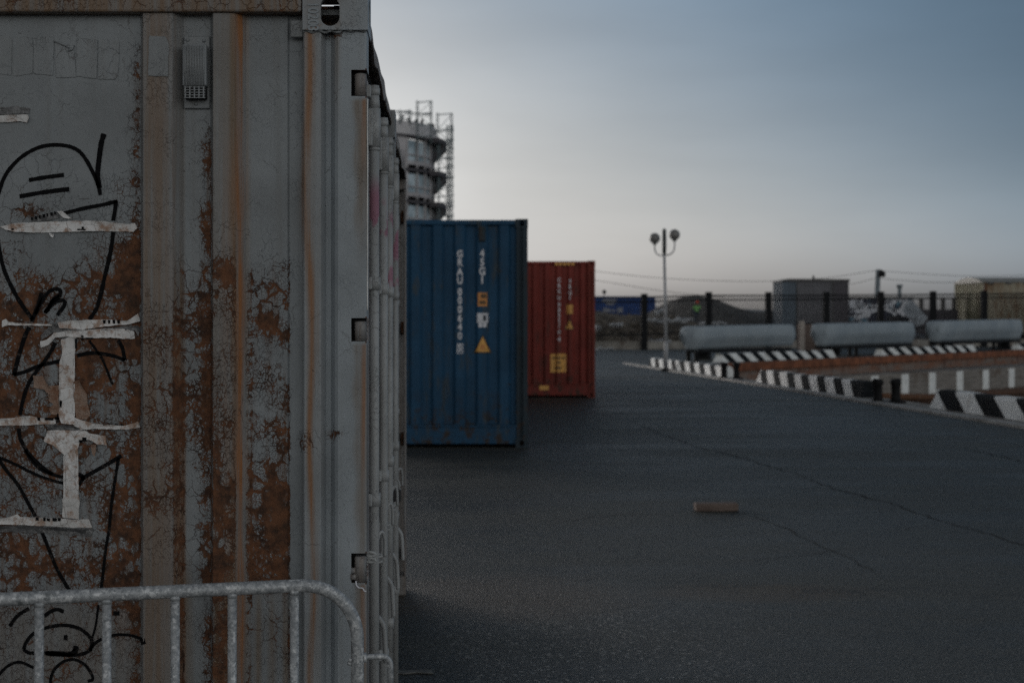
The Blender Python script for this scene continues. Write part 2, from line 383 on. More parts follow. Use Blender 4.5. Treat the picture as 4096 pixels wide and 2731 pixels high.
# rubble heap with old snow
g = N('rubble'); p = g.co()
c = g.mix(g.ss(g.noise(p, 1.8, 6, .7), .35, .65), (.065, .054, .044), (.24, .205, .17))
c = g.mix(g.ss(g.vor(p, 1.6, 'F1'), .5, .15, 0, .5), c, (.21, .185, .16)); g.bump(g.noise(p, 3, 6, .7), 1, .2); M_rub = g.fin(c, .95)
M_snow = plain('dirty_snow', (.48, .49, .51), .8, var=.2, scale=2, bump=.05, bs=6)
o = heightfield('rubble_heap', [(2180, 1292), (2260, 1250), (2385, 1252), (2440, 1258), (2500, 1262), (2560, 1262), (2620, 1275), (2700, 1285), (2790, 1298), (2830, 1345)], 90, 103, .3, M_rub, .30, 11, 2.2)
tag(o, kind='stuff')
rnd = random.Random(5); bm = B(); bs = B()
for k in range(420):
    x = rnd.uniform(2300, 2800); D = rnd.uniform(90.5, 97); zt = float(np.interp(x, [2300, 2560, 2830], [2.0, 1.8, 1.0]))
    X = WX(x, D); z = zt * max(0, 1 - abs(2 * (D - 90) / 13 - 1) ** 2.2) + rnd.uniform(-.1, .15)
    t = bmesh.new(); bmesh.ops.create_icosphere(t, subdivisions=1, radius=rnd.uniform(.10, .38) * (1.5 if rnd.random() < .12 else 1))
    for v in t.verts: v.co *= rnd.uniform(.65, 1.25)
    Mx = Matrix.Translation((X, D, z)) @ Matrix.Rotation(rnd.uniform(0, 6), 4, Vector((rnd.random(), rnd.random(), rnd.random())).normalized()) @ Matrix.Diagonal((rnd.uniform(.7, 1.7), 1, rnd.uniform(.4, .8), 1))
    join(bm, t, Mx)
tag(obj('rubble', bm, M_rub), kind='stuff')
def snow(x0, x1, y, D, h, seed):
    rnd = random.Random(seed); bm = B(); n = 8
    for k in range(n):
        x = x0 + (x1 - x0) * (k + .5) / n; t = bmesh.new(); bmesh.ops.create_icosphere(t, subdivisions=2, radius=1)
        w = (x1 - x0) / n * D / F
        for v in t.verts: v.co *= 1 + .25 * noise.noise(v.co * 2 + Vector((seed, k, 0)))
        join(bm, t, Matrix.Translation(W(x, y + rnd.uniform(-6, 6), D)) @ Matrix.Diagonal((w * rnd.uniform(.7, 1.1), .5, h * rnd.uniform(.6, 1.2), 1)))
    tag(obj('snow_patch', bm, M_snow, smooth=True), kind='stuff')
snow(2800, 2900, 1296, 100, .14, 12); snow(2585, 2660, 1284, 91.5, .16, 1); snow(2640, 2770, 1284, 91.2, .14, 2); snow(2700, 2760, 1276, 93, .12, 6); snow(2440, 2490, 1302, 90.6, .12, 3)
snow(2380, 2400, 1312, 90.5, .16, 4); snow(2381, 2452, 1396, 87, .06, 5); snow(2620, 2650, 1250, 96, .2, 8); snow(2600, 2680, 1362, 89, .12, 9)

# ------------------------------------------------------------------ shipping containers (blue, red)
def prof_fn(x, pitch, phase, depth, outer=.37, slope=.13):
    t = ((x - phase) / pitch) % 1.0            # 0 = centre of an outer flat
    if t > .5: t = 1 - t
    a = outer / 2
    if t < a: return 0.0
    if t < a + slope: return depth * (t - a) / slope
    return depth
def corrug(bm, x0, x1, z0, z1, ybase, sgn, pitch, phase, depth, axis='x'):
    """corrugated sheet facing -sgn; break points exact"""
    brk = {x0, x1}
    k = math.floor((x0 - phase) / pitch) - 1
    while phase + k * pitch < x1 + pitch:
        for u in (-.315, -.185, .185, .315):
            q = phase + (k + u) * pitch
            if x0 < q < x1: brk.add(q)
        k += 1
    brk = sorted(brk); prev = None
    for x in brk:
        y = ybase + sgn * prof_fn(x, pitch, phase, depth)
        P = (lambda z: (x, y, z)) if axis == 'x' else (lambda z: (y, x, z))
        a, b = bm.verts.new(P(z0)), bm.verts.new(P(z1))
        if prev: bm.faces.new((prev[0], a, b, prev[1]))
        prev = (a, b)
def plate_hole(bm, x0, x1, z0, z1, y, cx, cz, hw, hh, depth, n=28, axis='y', s=1):
    """rectangular plate with an oval (stadium) hole and an inner rim"""
    def P(a, b, d): return (a, d, b) if axis == 'y' else (d, a, b)
    angs = sorted(set([2 * math.pi * k / n for k in range(n)] + [math.atan2(zz - cz, xx - cx) % (2 * math.pi) for xx in (x0, x1) for zz in (z0, z1)]))
    O, I, J = [], [], []
    for a in angs:
        c, s_ = math.cos(a), math.sin(a)
        t = min(((x1 - cx) / c if c > 1e-9 else (x0 - cx) / c if c < -1e-9 else 1e9), ((z1 - cz) / s_ if s_ > 1e-9 else (z0 - cz) / s_ if s_ < -1e-9 else 1e9))
        O.append(bm.verts.new(P(cx + t * c, cz + t * s_, y)))
        if hh > hw:                                   # stadium, vertical
            e = hh - hw; px, pz = hw * c, hw * s_ + (e if s_ > 1e-6 else -e if s_ < -1e-6 else 0)
        else:
            e = hw - hh; px, pz = hh * c + (e if c > 1e-6 else -e if c < -1e-6 else 0), hh * s_
        I.append(bm.verts.new(P(cx + px, cz + pz, y))); J.append(bm.verts.new(P(cx + px, cz + pz, y + depth)))
    m = len(angs)
    for k in range(m):
        q = (k + 1) % m
        bm.faces.new((O[k], O[q], I[q], I[k])); bm.faces.new((I[k], I[q], J[q], J[k]))
def casting(bm, x0, x1, y0, y1, z0, z1, side=1):
    """hollow corner casting with apertures in the -Y face and the outer X face"""
    plate_hole(bm, x0, x1, z0, z1, y0, (x0 + x1) / 2, (z0 + z1) / 2, .031, .040, .028)
    xs = x1 if side > 0 else x0
    plate_hole(bm, y0, y1, z0, z1, xs, (y0 + y1) / 2, (z0 + z1) / 2, .040, .030, -.028 * side, axis='x')
    xo = x0 if side > 0 else x1
    v = lambda *q: bm.verts.new(q)
    bm.faces.new((v(x0, y0, z1), v(x1, y0, z1), v(x1, y1, z1), v(x0, y1, z1))); bm.faces.new((v(x0, y0, z0), v(x0, y1, z0), v(x1, y1, z0), v(x1, y0, z0)))
    bm.faces.new((v(xo, y0, z0), v(xo, y1, z0), v(xo, y1, z1), v(xo, y0, z1))); bm.faces.new((v(x0, y1, z0), v(x1, y1, z0), v(x1, y1, z1), v(x0, y1, z1)))

def far_paint(name, base, scuff, edge):
    g = N(name); p = g.co(); s = g.sep(p)
    c = g.mix(g.ss(g.noise(p, 1.2, 5, .6), .3, .7), tuple(x * .8 for x in base), tuple(x * 1.2 for x in base))
    c = g.mix(g.ss(g.noise(g.mp(p, (14, 14, .8)), 1, 5, .65), .52, .72, 0, .5), c, tuple(x * .45 + .012 for x in base))
    c = g.mix(g.ss(g.noise(g.mp(p, (3, 3, .7)), 2.3, 6, .7), .54, .66, 0, .8), c, scuff)
    low = g.ss(s[2], .9, .1)
    c = g.mix(g.math('MULTIPLY', low, g.ss(g.noise(p, 7, 5, .7), .5, .62)), c, edge)
    c = g.mix(g.ss(g.noise(p, 11, 4, .6), .70, .74), c, edge)
    g.bump(g.noise(p, 20, 3, .6), .4, .006)
    return g.fin(c, .65, 0, .25)
M_blue = far_paint('blue_container_paint', (.013, .058, .118), (.050, .062, .07), (.035, .026, .022))
M_bluep = far_paint('blue_post_paint', (.022, .036, .048), (.04, .030, .024), (.05, .028, .018))
M_red = far_paint('red_container_paint', (.190, .032, .024), (.10, .036, .028), (.06, .030, .022))
M_redp = far_paint('red_post_paint', (.17, .034, .024), (.11, .045, .035), (.04, .024, .020))
M_white = plain('white_stencil', (.62, .62, .66), .6, var=.15, scale=9, dirt=None)
M_orange = plain('orange_label', (.55, .23, .06), .55, var=.12, scale=9)
M_yellow = plain('yellow_label', (.66, .34, .08), .55, var=.1, scale=6)
M_dk = plain('label_print', (.10, .055, .02), .6)
M_blk = plain('black_border', (.02, .02, .02), .6)

def decal(bm, x0, x1, zlo, zhi, yf, off, n=24):
    prev = None
    for i in range(n + 1):
        x = x0 + (x1 - x0) * i / n; y = yf(x) - off
        a, b = bm.verts.new((x, y, zlo(x) if callable(zlo) else zlo)), bm.verts.new((x, y, zhi(x) if callable(zhi) else zhi))
        if prev: bm.faces.new((prev[0], a, b, prev[1]))
        prev = (a, b)
def container(name, label, cat, xr, D, L, H, Wd, Mp, Mpost, phase, pitch=.291):
    """container whose blank end faces the camera; origin on the ground at its near right corner"""
    t = thing(name, label, cat, (xr, D, 0))
    cw, ch, cl = .162, .118, .178
    yf = lambda x: .030 + prof_fn(x, pitch, phase, .046)
    pw = .15
    bm = B(); corrug(bm, -Wd + pw - .02, -pw + .02, .30, H - .075, .030, 1, pitch, phase, .046); obj('end_panel', bm, Mp, t)
    bm = B(); corrug(bm, .12, L - .12, .16, H - .07, -.022, -1, .278, .1, .036, 'y'); obj('side_panel', bm, Mp, t)
    bm = B(); corrug(bm, .12, L - .12, .16, H - .07, -Wd + .022, 1, .278, .1, .036, 'y'); obj('side_panel', bm, Mp, t)
    bm = B(); box(bm, -Wd + .06, -.06, .08, L - .08, H - .055, H - .035); 
    k = .3
    while k < L - .3: box(bm, -Wd + .15, -.15, k, k + .12, H - .034, H - .018, .006); k += .28
    obj('roof', bm, Mp, t)
    bm = B(); box(bm, -Wd + pw, -pw, .012, .10, H - .075, H - .012, .008); obj('top_rail', bm, Mp, t)
    bm = B(); box(bm, -Wd + pw, -pw, .016, .14, .045, .285, .010); box(bm, -Wd + pw, -pw, .004, .03, .265, .298, .006); obj('bottom_rail', bm, Mp, t)
    for xx in (-.06, -Wd + .0): 
        bm = B(); box(bm, xx, xx + .06, .178, L - .178, .04, .17, .006); obj('bottom_side_rail', bm, Mpost, t)
        bm = B(); box(bm, xx, xx + .06, .178, L - .178, H - .08, H - .01, .006); obj('top_side_rail', bm, Mpost, t)
    bm = B(); box(bm, -Wd + .05, -.05, L - .09, L - .03, .1, H - .06, .01)
    for q in (.3, .85, 1.6, 2.15): tube(bm, [(-q, L - .01, .15), (-q, L - .01, H - .1)], .017)
    obj('door', bm, Mp, t)
    bm = B(); box(bm, -Wd + .06, -.06, .1, L - .1, .12, .16); obj('floor_frame', bm, M_blk, t)
    for sx, side in ((0, 1), (-Wd, -1)):
        for y0 in (0, L):
            s_ = 1 if y0 == 0 else -1
            x0, x1 = (-pw, -.004) if side > 0 else (-Wd + .004, -Wd + pw)
            bm = B()
            q = [(x0, .012), (x0 + (x1 - x0) * .28, .008), (x0 + (x1 - x0) * .34, .035), (x0 + (x1 - x0) * .5, .035), (x0 + (x1 - x0) * .58, .004), (x1, .004), (x1, .14), (x1 - .03, .14), (x1 - .03, .06), (x0, .06)]
            if side < 0: q = [(x0 + x1 - a, b) for a, b in q]
            prism(bm, [(a, y0 + s_ * b) for a, b in q], .112, H - .112, 'z')
            obj('corner_post', bm, Mpost, t)
            for z0 in (0.0, H - ch):
                bm = B(); ya, yb = (0, cl) if s_ > 0 else (L - cl, L)
                a0, a1 = (-cw, 0) if side > 0 else (-Wd, -Wd + cw)
                casting(bm, a0, a1, ya, yb, z0, z0 + ch, side)
                obj('corner_casting', bm, Mpost, t)
    return t, yf

# ---- blue
Db = GD(1790); xr = WX(2112, Db); Hb = WZ(876, Db)
col1 = WX(1839.7, Db) - xr; col2 = WX(1929, Db) - xr
blue, yfb = container('shipping_container', 'weathered blue shipping container with white stencilled numbers and yellow warning triangle on its end', 'shipping container', xr, Db, 12.19, Hb, 2.50, M_blue, M_bluep, col1)
def vtext(parent, chars, xc, ys, size, yf, D, xr0, mat, name='stencil_text', bold=.004):
    bm = B()
    for ch, y in zip(chars, ys):
        t = text_mesh(ch, size, .001, bold=bold)
        for v in t.verts:
            x = xc + v.co.x * .92; z = WZ(y, D) + v.co.y * 1.12; d = v.co.z
            v.co = Vector((x, yf(x) - .0035 + d, z))
        join(bm, t)
    obj(name, bm, mat, parent)
Y = lambda q: 980 + q / 3.486
vtext(blue, 'GRAU000640', col1, [Y(q) for q in (130, 247, 375, 497, 658, 775, 900, 1025, 1145, 1270)], .118, yfb, Db, xr, M_white)
vtext(blue, '5', col1, [Y(1440)], .112, yfb, Db, xr, M_white, 'check_digit')
bm = B()
def rect(bm, x0, y0, x1, y1, yf, off, D, xr0, n=10):
    decal(bm, WX(x0, D) - xr0, WX(x1, D) - xr0, WZ(y1, D), WZ(y0, D), yf, off, n)
for q in ((1828, Y(1372), 1852, Y(1380)), (1828, Y(1506), 1852, Y(1514)), (1828, Y(1380), 1831, Y(1506)), (1849, Y(1380), 1852, Y(1506))): rect(bm, *q, yfb, .003, Db, xr, 3)
obj('check_digit_frame', bm, M_white, blue)
vtext(blue, '45G1', col2, [Y(q) for q in (120, 245, 370, 490)], .125, yfb, Db, xr, M_white)
def label_rect(parent, name, x0, y0, x1, y1, mat, yf, D, xr0, prints=(), border=None):
    bm = B(); rect(bm, x0, y0, x1, y1, yf, .003, D, xr0, 16); o = obj(name, bm, mat, parent)
    if prints:
        b2 = B()
        for q in prints: rect(b2, *q, yf, .0045, D, xr0, 8)
        obj('print', b2, M_dk, o)
    return o
label_rect(blue, 'height_label', 1911, 1170, 1949, 1225, M_orange, yfb, Db, xr, ((1923, 1176, 1946, 1192), (1918, 1203, 1943, 1216)))
bm = B(); rect(bm, 1908, 1252, 1953, 1291, yfb, .003, Db, xr, 14); rect(bm, 1914, 1291.5, 1929, 1309, yfb, .003, Db, xr, 6); rect(bm, 1932, 1291.5, 1947, 1308, yfb, .003, Db, xr, 6)
o = obj('approval_mark', bm, M_white, blue)
bm = B(); rect(bm, 1933, 1262, 1944, 1282, yfb, .0045, Db, xr, 4); obj('print', bm, M_bluep, o)
def tri(parent, cx, y0, y1, w, yf, D, xr0, pr=True):
    X0, X1, Xc = WX(cx - w, D) - xr0, WX(cx + w, D) - xr0, WX(cx, D) - xr0; zb, zt = WZ(y1, D), WZ(y0, D)
    def zh(x, k=0): return zb + k + max(.001, (zt - zb - 2.2 * k) * (1 - abs(x - Xc) / (X1 - Xc)))
    bm = B(); decal(bm, X0, X1, zb, lambda x: zh(x), yf, .003, 40); o = obj('warning_triangle', bm, M_blk, parent)
    kk = .018; s = (X1 - X0) * .115
    def zi(x): return zb + kk + max(.0005, (zt - zb - 2.9 * kk) * (1 - abs(x - Xc) / (X1 - s - Xc)))
    bm = B(); decal(bm, X0 + s, X1 - s, zb + kk, zi, yf, .0045, 40); obj('yellow_field', bm, M_yellow, o)
    if pr:
        bm = B(); q = (X1 - X0) * .12; decal(bm, Xc - q, Xc + q, zb + (zt - zb) * .2, zb + (zt - zb) * .45, yf, .006, 8); obj('print', bm, M_orange, o)
tri(blue, 1931, 1336, 1413, 39, yfb, Db, xr)
bm = B()                                            # small ventilator under the top rail
box(bm, col2 - .045, col2 + .045, yfb(col2) - .03, yfb(col2) - .001, WZ(965, Db), WZ(905, Db), .008); obj('vent', bm, M_bluep, blue)
M_scuff = plain('impact_scar', (.022, .022, .024), .8, var=.5, scale=20)
rnd = random.Random(3)
for (x, y, w, h) in ((1885, 1698, 26, 9), (1965, 1675, 24, 10), (1900, 1712, 10, 8), (1985, 1684, 10, 9), (1870, 1700, 9, 8)):
    bm = B(); rect(bm, x - w / 2, y - h / 2, x + w / 2, y + h / 2, yfb, .002 + rnd.random() * .002, Db, xr, 4)
    obj('impact_scar', bm, M_scuff, blue)
# ---- red
Dr = GD(1590); xr2 = WX(2381, Dr); Hr = WZ(1043, Dr)
YR = lambda q: 1040 + q / 2.8
XR = lambda q: 2180 + q / 2.8
c1 = WX(XR(160), Dr) - xr2; c2 = WX(XR(280), Dr) - xr2
red, yfr = container('shipping_container', 'rust red shipping container with yellow label plate low on its end, furthest of the row', 'shipping container', xr2, Dr, 12.19, Hr, 2.50, M_red, M_redp, c1, .26)
vtext(red, 'CRXU885210', c1, [YR(q) for q in (225, 290, 350, 425, 500, 560, 618, 680, 740, 810)], .105, yfr, Dr, xr2, M_white)
vtext(red, '4', c1, [YR(890)], .13, yfr, Dr, xr2, M_white, 'check_digit')
vtext(red, '45G1', c2, [YR(q) for q in (235, 300, 365, 425)], .11, yfr, Dr, xr2, M_white)
label_rect(red, 'height_label', XR(245), YR(500), XR(313), YR(602), M_yellow, yfr, Dr, xr2)
tri(red, XR(275), YR(655), YR(778), 20, yfr, Dr, xr2, False)
label_rect(red, 'caution_label', XR(65), YR(1050), XR(240), YR(1258), M_yellow, yfr, Dr, xr2, ((XR(82), YR(1085), XR(228), YR(1108)), (XR(130), YR(1138), XR(180), YR(1158)), (XR(112), YR(1195), XR(190), YR(1220))))
label_rect(red, 'rail_label', XR(-60), YR(1405), XR(42), YR(1455), M_yellow, lambda x: .016, Dr, xr2)
bm = B()
for k in range(5): rect(bm, XR(112 + k * 46), YR(30), XR(146 + k * 46), YR(58), lambda x: .010, .003, Dr, xr2, 2)
obj('hazard_strip', bm, M_yellow, red)

# ------------------------------------------------------------------ grey containers with the door end turned to the quay
D0 = 3.91
fx = lambda x, d=0: WX(x, D0 + d); fz = lambda y, d=0: WZ(y, D0 + d)
PROF = [(562, .030), (573, .0), (690, .0), (735, .034), (842, .034), (853, .0), (938, .0), (985, .032), (1000, .034), (1150, .034), (1158, .040), (1212, .042)]
PX = [fx(a, b) for a, b in PROF]; PY = [b for a, b in PROF]
def wall_y(X):
    if X < PX[0]:
        t = (PX[0] - X)
        if t < .62: return .030
        t = (t - .62) % .278
        return [0, 0, .034, .034][0] if t < .10 else .034 * (t - .10) / .035 if t < .135 else .034 if t < .24 else .034 * (1 - (t - .24) / .038)
    return float(np.interp(X, PX, PY))
def panel_mesh(x_left, z0, z1, fine_z0):
    cols = []
    X = x_left
    while X < fx(-120): cols.append(X); X += .02
    Xe = fx(1212)
    extra = set(PX)
    base = list(np.arange(fx(-120), Xe, .0045)) + [Xe]
    cols = sorted(set(cols) | extra | set(base))
    zs = list(np.arange(z0, fine_z0, .05)) + list(np.arange(fine_z0, z1, .0055)) + [z1]
    return np.array(cols), np.array(zs)
def gb(px, py, cx, cy, rx, ry, a): return a * np.exp(-(((px - cx) / rx) ** 2 + ((py - cy) / ry) ** 2))
def sstep(x, a, b):
    t = np.clip((x - a) / (b - a), 0, 1); return t * t * (3 - 2 * t)
def box1(v, a, b, s=12): return sstep(v, a - s, a + s) * (1 - sstep(v, b - s, b + s))
def wear_map(px, py):
    """rust, orange run-off and tan grime read off the photograph, in survey coordinates"""
    r = np.zeros_like(px); o = np.zeros_like(px); t = np.zeros_like(px)
    flat = 1 - sstep(px, 556, 570)
    # big flat sheet on the left
    f = .54 * sstep(py, 820, 1250) * (1 - .65 * sstep(py, 2330, 2480))
    f += gb(px, py, 40, 1480, 120, 190, .55) + gb(px, py, 490, 1180, 90, 260, .65) + gb(px, py, 500, 2180, 80, 160, .75) + gb(px, py, 330, 1540, 160, 120, .30)
    f += gb(px, py, 320, 2230, 170, 110, .40) + gb(px, py, 420, 1560, 100, 130, .35) + gb(px, py, 120, 850, 60, 25, .65) + gb(px, py, 470, 780, 45, 60, .35) + gb(px, py, 60, 1230, 110, 90, .3)
    f -= gb(px, py, 215, 1010, 105, 85, .55) + gb(px, py, 260, 1790, 110, 60, .25) + gb(px, py, 120, 2130, 120, 40, .3)
    f += .10 * sstep(py, 560, 800)
    edge = np.exp(-((px - 552) / 26) ** 2) * sstep(py, 100, 300)
    f += edge * (.55 + .25 * np.sin(py / 70.) * np.sin(py / 31.))
    r += flat * np.clip(f, 0, 1.3)
    t += flat * (.28 * sstep(py, 2350, 2500) + .06)
    o += flat * gb(px, py, 500, 2420, 30, 200, .25)
    # first rib
    a = box1(px, 570, 700)
    r += a * (.03 + .45 * box1(py, 1250, 2150, 180)); t += a * (.62 - .35 * sstep(px, 640, 700)); o += a * .10
    b = box1(px, 695, 740, 8); r += b * (.75 * sstep(py, 950, 1300)); t += b * (.35 + .35 * sstep(py, 900, 1200)); o += b * .3 * sstep(py, 1100, 1500)
    # first trough
    c = box1(px, 738, 850, 8)
    f = .80 * np.exp(-((px - 835) / 32) ** 2) * sstep(py, 430, 700) + .45 * sstep(py, 1000, 1350) * (1 - sstep(py, 1680, 1900)) + gb(px, py, 780, 1250, 50, 120, .6) + gb(px, py, 800, 1900, 40, 300, .35)
    r += c * np.clip(f, 0, 1.2); t += c * (.08 + .5 * sstep(py, 2150, 2400) * (1 - sstep(px, 740, 790)))
    # second rib
    d = box1(px, 850, 945, 6)
    f = .42 * sstep(py, 860, 1080) + gb(px, py, 890, 1080, 60, 60, .35) + .35 * sstep(py, 1650, 1850) + gb(px, py, 880, 2150, 70, 250, .5) - gb(px, py, 870, 1330, 50, 70, .5) - gb(px, py, 900, 1480, 60, 60, .25)
    r += d * np.clip(f, 0, 1.3); t += d * (.42 + .45 * sstep(py, 2200, 2400)); o += d * .22 * sstep(px, 860, 930) * sstep(py, 300, 900)
    e = np.exp(-((px - 961) / (15 + 5 * np.sin(py / 90.))) ** 2); o += e * (1.0 + .2 * np.sin(py / 57.)); t += box1(px, 920, 1000) * .45
    r += box1(px, 985, 1010, 6) * .65 * sstep(py, 1000, 1200)
    # second trough, rusting hard until the clean welded strip
    h = box1(px, 1002, 1156, 5)
    f = (.50 * sstep(py, 930, 1180)) * (1 - .25 * box1(py, 1480, 1650, 60)) + gb(px, py, 1080, 1240, 70, 70, .5) + gb(px, py, 1120, 2050, 45, 330, .8) + gb(px, py, 1050, 1250, 50, 80, .5) + gb(px, py, 1040, 2250, 60, 150, .25)
    f -= .35 * sstep(py, 2280, 2450)
    r += h * np.clip(f, 0, 1.3); t += h * (.04 + .55 * sstep(py, 2250, 2500) * (.5 + .5 * np.sin(px / 9.)))
    r += np.exp(-((px - 1157) / 5) ** 2) * .5 * sstep(py, 800, 1300)
    # strip and corner post
    s1 = np.exp(-((px - (1230 + 18 * sstep(py, 900, 1500) + 10 * np.sin(py / 160.))) / (15 - 5 * sstep(py, 1300, 1700))) ** 2); o += s1 * .62; t += s1 * .7
    t += box1(px, 1212, 1300) * .22; t += np.exp(-((px - 1345) / 16) ** 2) * .5 * (1 - sstep(py, 150, 620)); r += gb(px, py, 1330, 140, 50, 14, .6)
    for y0, y1, w in ((388, 760, 1.), (1368, 2080, .85), (2335, 2750, .9)):
        k = sstep(py, y0, y0 + 12) * (1 - sstep(py, y0 + (y1 - y0) * .35, y1)); kk = sstep(py, y0, y0 + 12) * (1 - sstep(py, y1, y1 + 400))
        o += np.exp(-((px - 1455) / 7) ** 2) * k * .8; t += box1(px, 1416 + (py - y0) * .012 + 6 * np.sin(py / 37.), 1480, 15) * kk * .62 * w
    r += gb(px, py, 1225, 1770, 26, 28, .75) + gb(px, py, 1340, 1735, 45, 22, .65)
    r += .06
    return np.clip(r, 0, 1.35), np.clip(o, 0, 1), np.clip(t, 0, 1)
def set_wear(me, ox=0.0, oy=0.0):
    n = len(me.vertices); co = np.empty(n * 3, dtype=np.float32); me.vertices.foreach_get('co', co); co = co.reshape(-1, 3)
    D = co[:, 1] + oy; px = VX + (co[:, 0] + ox) / D * F; py = HY + (EYE - co[:, 2]) / D * F
    r, o, t = wear_map(px.astype(np.float64), py.astype(np.float64))
    at = me.attributes.new('wear', 'FLOAT_COLOR', 'POINT'); at.data.foreach_set('color', np.stack([r, o, t, np.ones(n)], 1).astype(np.float32).ravel())

XO = fx(1468)                                    # outer plane of the doors' corner post
HC, WC = 2.55, 2.42
near = thing('shipping_container', 'rusty peeling grey shipping container with black marker graffiti and torn white tape, nearest', 'shipping container', (XO, D0, 0))
ofs = Vector((-XO, -D0, 0))
def L_(v): return Vector(v) + ofs                # world -> near container's own space
def relx(x, d=0): return fx(x, d) - XO
# side panel
cols, zs = panel_mesh(-6.05, .14, fz(30), .52)
yy = np.array([wall_y(c) for c in cols])
nc, nz = len(cols), len(zs)
VV = np.empty((nz, nc, 3)); VV[:, :, 0] = cols[None] - XO; VV[:, :, 2] = zs[:, None]
jit = np.array([[noise.noise(Vector((c * 6, z * 2.5, 1.3))) for c in cols[::4]] for z in zs[::4]])
jj = np.repeat(np.repeat(jit, 4, 0)[:nz], 4, 1)[:, :nc]
k = np.ones(9) / 9
jj = np.apply_along_axis(lambda v: np.convolve(np.pad(v, 4, 'edge'), k, 'valid'), 0, jj); jj = np.apply_along_axis(lambda v: np.convolve(np.pad(v, 4, 'edge'), k, 'valid'), 1, jj)
VV[:, :, 1] = yy[None] + jj * .0012
idx = np.arange(nz * nc).reshape(nz, nc)
FF = np.stack([idx[:-1, :-1], idx[:-1, 1:], idx[1:, 1:], idx[1:, :-1]], -1).reshape(-1, 4)
side = obj('side_panel', (VV.reshape(-1, 3).tolist(), FF.tolist()), M_wall, near)
set_wear(side.data, XO, D0)
# corner post nearest the camera: rolled section, with hinge cut-outs
HZ = [(fz(385), fz(280)), (fz(1365), fz(1272)), (fz(2330), fz(2212)), (.20, .28)]
def post_section():
    S = [(1212, .041), (1213, .002), (1218, -.004), (1284, -.004), (1290, .004), (1304, .028), (1324, .026), (1340, .006), (1352, .0), (1458, .0), (1466, .003), (1468, .008)]
    return [(relx(a, b), b) for a, b in S]
sec = post_section(); cut_x = relx(1405)
sec.insert(9, (cut_x, 0.0))
xs_ = [];  # refine columns for the wear map
ref = []
for i in range(len(sec) - 1):
    a, b = sec[i], sec[i + 1]; n = max(1, int(math.hypot(b[0] - a[0], b[1] - a[1]) / .006))
    for q in range(n): ref.append((a[0] + (b[0] - a[0]) * q / n, a[1] + (b[1] - a[1]) * q / n))
ref.append(sec[-1]); ref += [(relx(1468), .03), (relx(1468), .085)]
zr = sorted(set([.115, HC - .117] + list(np.arange(.115, HC - .117, .012)) + [z for h in HZ for z in h]))
bm = B(); grid = [[bm.verts.new((a, b, z)) for a, b in ref] for z in zr]
for j in range(len(zr) - 1):
    zm = (zr[j] + zr[j + 1]) / 2; hole = any(a < zm < b for a, b in HZ)
    for i in range(len(ref) - 1):
        if hole and ref[i][0] >= cut_x - 1e-6: continue
        bm.faces.new((grid[j][i], grid[j][i + 1], grid[j + 1][i + 1], grid[j + 1][i]))
post = obj('corner_post', bm, M_post, near); set_wear(post.data, XO, D0)
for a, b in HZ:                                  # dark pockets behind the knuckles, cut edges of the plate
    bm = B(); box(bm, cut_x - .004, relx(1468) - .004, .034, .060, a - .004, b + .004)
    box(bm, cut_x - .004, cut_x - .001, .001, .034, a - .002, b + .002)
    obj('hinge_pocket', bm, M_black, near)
bm = B()
for a, b in HZ:
    box(bm, cut_x, relx(1467), .001, .032, b + .0005, b + .004); box(bm, cut_x, relx(1467), .001, .032, a - .004, a - .0005)
obj('cut_edge', bm, M_rusty, near)
bm = B(); tube(bm, [(relx(1469) + .0012 * noise.noise(Vector((0, 0, z * 6))), .006, z) for z in np.arange(fz(1240), fz(390), .02)], .0017, 6); obj('lit_edge_strip', bm, M_white2, near)  # pale thread added for the light catching the post's edge
# top rail, bottom rail, roof
bm = B(); box(bm, -5.9, relx(1208), -.012, .062, fz(52), HC, .006, seg=2); o = obj('top_rail', bm, M_rail, near)
bm = B(); box(bm, -5.9, relx(1208), -.012, .06, .02, .15, .006); obj('bottom_rail', bm, M_rail, near)
bm = B(); box(bm, -5.95, -.05, .065, WC - .06, HC - .06, HC - .045); obj('roof', bm, M_grey, near)
bm = B(); box(bm, -5.95, -.25, .05, .07, .1, HC - .08); box(bm, -6.0, -.2, WC - .07, WC - .03, .1, HC - .06); box(bm, -6.06, -6.0, .1, WC - .1, .1, HC - .06); obj('back_panel', bm, M_grey, near)
# small tab and weld seam beside the post
bm = B(); box(bm, relx(1160), relx(1210), .012, .021, fz(146), fz(78), .002); obj('gusset_plate', bm, M_grey, near)
# near top casting with raised number and oval hole
cx0, cx1, cz0, cz1 = relx(1212), relx(1472), fz(124), HC + .004
bm = B()
plate_hole(bm, cx0, cx1, cz0, cz1, -.014, relx(1322), fz(50), .0262, .0405, .026, 40)
v = lambda *q: bm.verts.new(q)
bm.faces.new((v(cx0, -.014, cz1), v(cx1, -.014, cz1), v(cx1, .158, cz1), v(cx0, .158, cz1)))
bm.faces.new((v(cx0, -.014, cz0), v(cx0, .158, cz0), v(cx1, .158, cz0), v(cx1, -.014, cz0)))
bm.faces.new((v(cx0, -.014, cz0), v(cx0, -.014, cz1), v(cx0, .158, cz1), v(cx0, .158, cz0)))
plate_hole(bm, -.014, .158, cz0, cz1, cx1, .078, (cz0 + cz1) / 2, .030, .038, -.024, 32, axis='x')
box(bm, cx0, cx1 - .003, .150, .157, cz0, fz(70, .15)); box(bm, cx0 + .002, cx1 - .002, .014, .155, cz1 - .016, cz1 - .002)
bmesh.ops.remove_doubles(bm, verts=bm.verts[:], dist=.0002)
cast = obj('corner_casting', bm, M_post, near); 
me = cast.data
set_wear(me, XO, D0)
